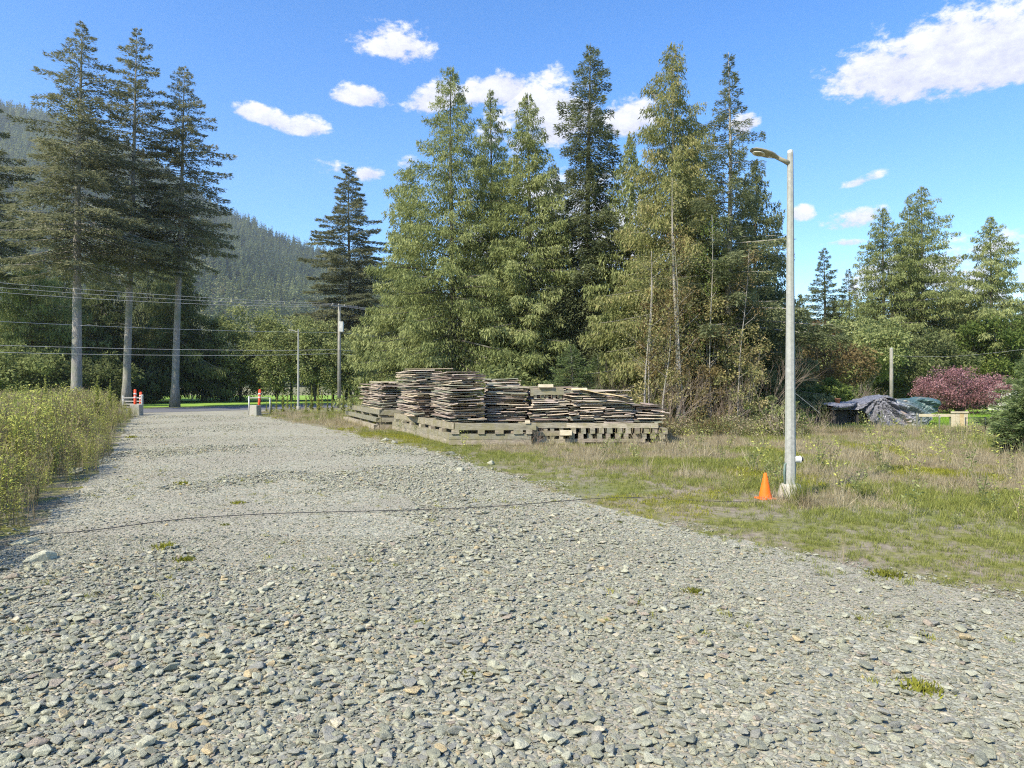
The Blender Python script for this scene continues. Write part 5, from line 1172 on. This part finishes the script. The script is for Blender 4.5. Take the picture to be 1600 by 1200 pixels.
# ================================================================== RIGHT GARDEN: TARP, FENCE, PANELS
td = 32.0; r = thing('covered_pile', 'long pile covered with a crumpled dark tarp on the lawn', 'covered pile', (gx(1300, td), td, 0))
Wt = (1465 - 1298) / F * td
nu, nv = 130, 46; V = []; T = []
def tarp_pt(u, v):
    # u along 0..1, v from the front hem (0) over the top (0.45..0.6) to the back hem (1)
    top = np.interp(u, [0, 0.1, 0.25, 0.42, 0.52, 0.62, 0.8, 0.93, 1.0], [0.98, 1.06, 1.10, 1.28, 1.42, 1.22, 1.22, 1.34, 1.22])
    hem = np.interp(u, [0, 0.06, 0.24, 0.30, 0.34, 0.40, 0.86, 0.90, 0.93, 1.0], [0.78, 0.80, 0.78, 0.72, 0.30, 0.03, 0.03, 0.35, 0.62, 0.72])
    dep = np.interp(u, [0, 0.3, 0.4, 0.6, 1.0], [0.0, 0.0, -0.55, -0.55, -0.1])
    if v < 0.45:
        t = v / 0.45; s = t ** 0.75; z = hem + (top - hem) * s; y = dep * (1 - t) ** 1.2
    elif v < 0.7:
        t = (v - 0.45) / 0.25; z = top + 0.03 * math.sin(t * 3.1); y = t * 1.5
    else:
        t = (v - 0.7) / 0.3; z = top * (1 - t) + 0.05 * t; y = 1.5 + 0.35 * t
    x = u * Wt
    # folds radiating from the peak
    ax, az_ = 0.44 * Wt, 1.22; ang = math.atan2(x - ax, max(0.05, az_ - z + 0.15)); rad = math.hypot(x - ax, az_ - z)
    k = (1 - min(1, abs(v - 0.25) * 1.2)); fold = math.sin(ang * 17 + 1.5 * math.sin(rad * 3)) * 0.055 * min(1, rad * 1.6) + math.sin(ang * 39 + rad * 5) * 0.022
    y -= fold * k * 3.2
    cr_ = float(fnoise(x * 1.0, v * 3.0, 3.2, 3)) - 0.5; cr2 = abs(float(vnoise(x * 1.3 + v * 4, v * 6, 4.5, 9)) - 0.5)
    z += (cr_ * 0.10 + cr2 * 0.08) * (1 if v > 0.35 else 0.3); y += cr2 * 0.16
    return (x, y, max(z, 0.02))
for j in range(nv + 1):
    for i in range(nu + 1): V.append(tarp_pt(i / nu, j / nv))
Fs = [(j * (nu + 1) + i, j * (nu + 1) + i + 1, (j + 1) * (nu + 1) + i + 1, (j + 1) * (nu + 1) + i) for j in range(nv) for i in range(nu)]
b = MB(); b.add(V, Fs); b.t = [float(np.clip((i / nu - 0.60) * 4 + (j / nv - 0.3) * 2, 0, 1)) if i / nu > 0.6 else 0.0 for j in range(nv) for i in range(nu)]
o = b.build('tarp', M['tarp'], r); sm = o.modifiers.new('solid', 'SOLIDIFY'); sm.thickness = 0.008
b = MB(); b.box((0.75, 0.75, 0.88), (1.35, 1.2, 0.06)); b.build('tabletop', M['darkvoid'], r)
for (lx, ly) in ((0.15, 0.2), (1.3, 0.2), (0.15, 1.3), (1.3, 1.3)):
    b = MB(); b.box((lx, ly, 0.425), (0.08, 0.08, 0.85)); b.build('leg', M['darkvoid'], r)
b = MB(); b.box((0.62, 0.9, 0.36), (0.78, 0.7, 0.72)); o = b.build('dark_crate', M['darkvoid'], None, False, 0.02); o.location = r.location; tag(o, 'near-black box painting the dark opening under the left end of the tarp', 'crate')  # near-black box: the shade inside the opening is put into its colour
d = 32.6; r = thing('terracotta_pot', 'small brown plant pot at the left end of the tarp', 'plant pot', (gx(1309, d), d, 1.085))
b = MB(); b.lathe([(0.09, 0), (0.13, 0.18), (0.15, 0.18), (0.15, 0.23), (0.12, 0.23), (0.11, 0.16)], 18); b.build('pot', M['pot'], r, True)
b = MB(); b.lathe([(0.108, 0.17), (0.03, 0.20)], 18); b.build('soil', M['darkvoid'], r)
for (px, pt, pb, lab) in [(1358, 645, 672, 'thin fence post in front of the tarp, nearest its left part'), (1433, 645, 676, 'thin fence post at the right end of the tarp'), (1468, 649, 680, 'thin fence post between the tarp and the pale wooden panel')]:
    d = CAMH * F / (pb - 600) ; r = thing('fence_post', lab, 'fence post', (gx(px, d), d, 0))
    b = MB(); b.box((0, 0, gz(pt, d) / 2), (0.045, 0.04, gz(pt, d))); b.build('post', M['fencepost'], r); b = MB(); b.box((0, -0.026, gz(pt, d) - 0.06), (0.06, 0.01, 0.05)); b.build('clip', M['galv'], r)
d = 30.5; r = thing('garden_screen', 'pale square wooden panel standing on the lawn', 'wooden panel', (gx(1500, d), d, 0))
for k, xx in enumerate((-0.31, -0.125, 0.06, 0.245)):
    b = MB(); b.box((xx + 0.02, 0, 0.40), (0.175, 0.03, 0.66 + 0.02 * (k % 2))); b.build('plank', M['paleplank'] if k != 2 else M['tanply'], r)
b = MB(); b.box((-0.03, -0.035, 0.74), (0.78, 0.035, 0.07)); b.build('top_rail', M['paleplank'], r)
b = MB(); b.box((-0.3, 0.045, 0.35), (0.07, 0.05, 0.72)); b.box((0.28, 0.045, 0.35), (0.07, 0.05, 0.72)); b.build('leg', M['paleplank'], r)
d = 31; r = thing('wooden_rail', 'long pale board held level between the fence post and the wooden panel', 'board', (gx(1437, d), d, 0))
b = MB(); b.box((0.74, 0, gz(649, d)), (1.52, 0.035, 0.13)); b.build('board', M['paleplank'], r); b = MB(); b.box((0.10, 0.04, gz(649, d) / 2), (0.05, 0.05, gz(649, d))); b.build('stake', M['fencepost'], r); b = MB(); b.box((1.42, 0.04, gz(649, d) / 2), (0.05, 0.05, gz(649, d))); b.build('stake', M['fencepost'], r)
d = 27.2; r = thing('metal_gate', 'small black metal gate frame with thin bars right of the wooden panel', 'gate', (gx(1509, d), d, 0), 0.35)
hh = gz(652, d); L_ = 1.12
bar(r, 'post', (0, 0, 0), (0, 0, hh), 0.022, 'blackmetal'); bar(r, 'post', (L_, 0, 0), (L_, 0, hh), 0.022, 'blackmetal')
bar(r, 'rail', (0, 0, hh - 0.03), (L_, 0, hh - 0.03), 0.014, 'blackmetal'); bar(r, 'rail', (0, 0, hh * 0.66), (L_, 0, hh * 0.66), 0.012, 'blackmetal'); bar(r, 'rail', (0, 0, 0.1), (L_, 0, 0.1), 0.012, 'blackmetal')
for k in range(8): bar(r, 'vertical_bar', (0.12 + k * 0.125, 0, 0.1), (0.12 + k * 0.125, 0, hh * 0.66), 0.006, 'blackmetal', 5)
d = 29; r = thing('fence_post', 'weathered wooden post just right of the black gate', 'fence post', (gx(1549, d), d, 0))
b = MB(); b.tube([(0, 0, 0), (0.02, 0, gz(651, d))], [0.05, 0.045], 8); b.build('post', M['polewood'], r)
# white building glimpsed at the right edge
d = 50; r = thing('white_shed', 'white building glimpsed at the right edge above the young conifer', 'shed', (gx(1614, d), d, 0))
b = MB(); b.box((0, 1.5, 0.85), (2.4, 3.0, 1.7)); b.build('wall', M['shed'], r)
b = MB(); V = [(-1.35, -0.15, 1.70), (1.35, -0.15, 1.70), (1.35, 3.15, 1.70), (-1.35, 3.15, 1.70), (0, -0.15, 2.15), (0, 3.15, 2.15)]
b.add(V, [(0, 1, 4), (2, 3, 5), (0, 4, 5, 3), (1, 2, 5, 4), (0, 3, 2, 1)]); b.build('roof', M['railwhite'], r)
b = MB(); b.box((-0.4, -0.02, 1.15), (0.7, 0.05, 0.5)); b.build('window', M['darkglass'], r)

# ================================================================== HAZE
b = MB(); b.box((-500, 950, 335), (3600, 2500, 672)); hz_o = b.build('haze', None)
hm, N = newmat('haze_air'); pv = N.n('ShaderNodeVolumePrincipled', ins={'Color': (0.78, 0.88, 1.0, 1), 'Density': 0.00012, 'Anisotropy': 0.2}); N.t.links.new(pv.outputs[0], N.out.inputs['Volume'])
hz_o.data.materials.append(hm); tag(hz_o, 'thin pale air that fades the far hillside towards blue', 'haze', None, 'stuff')
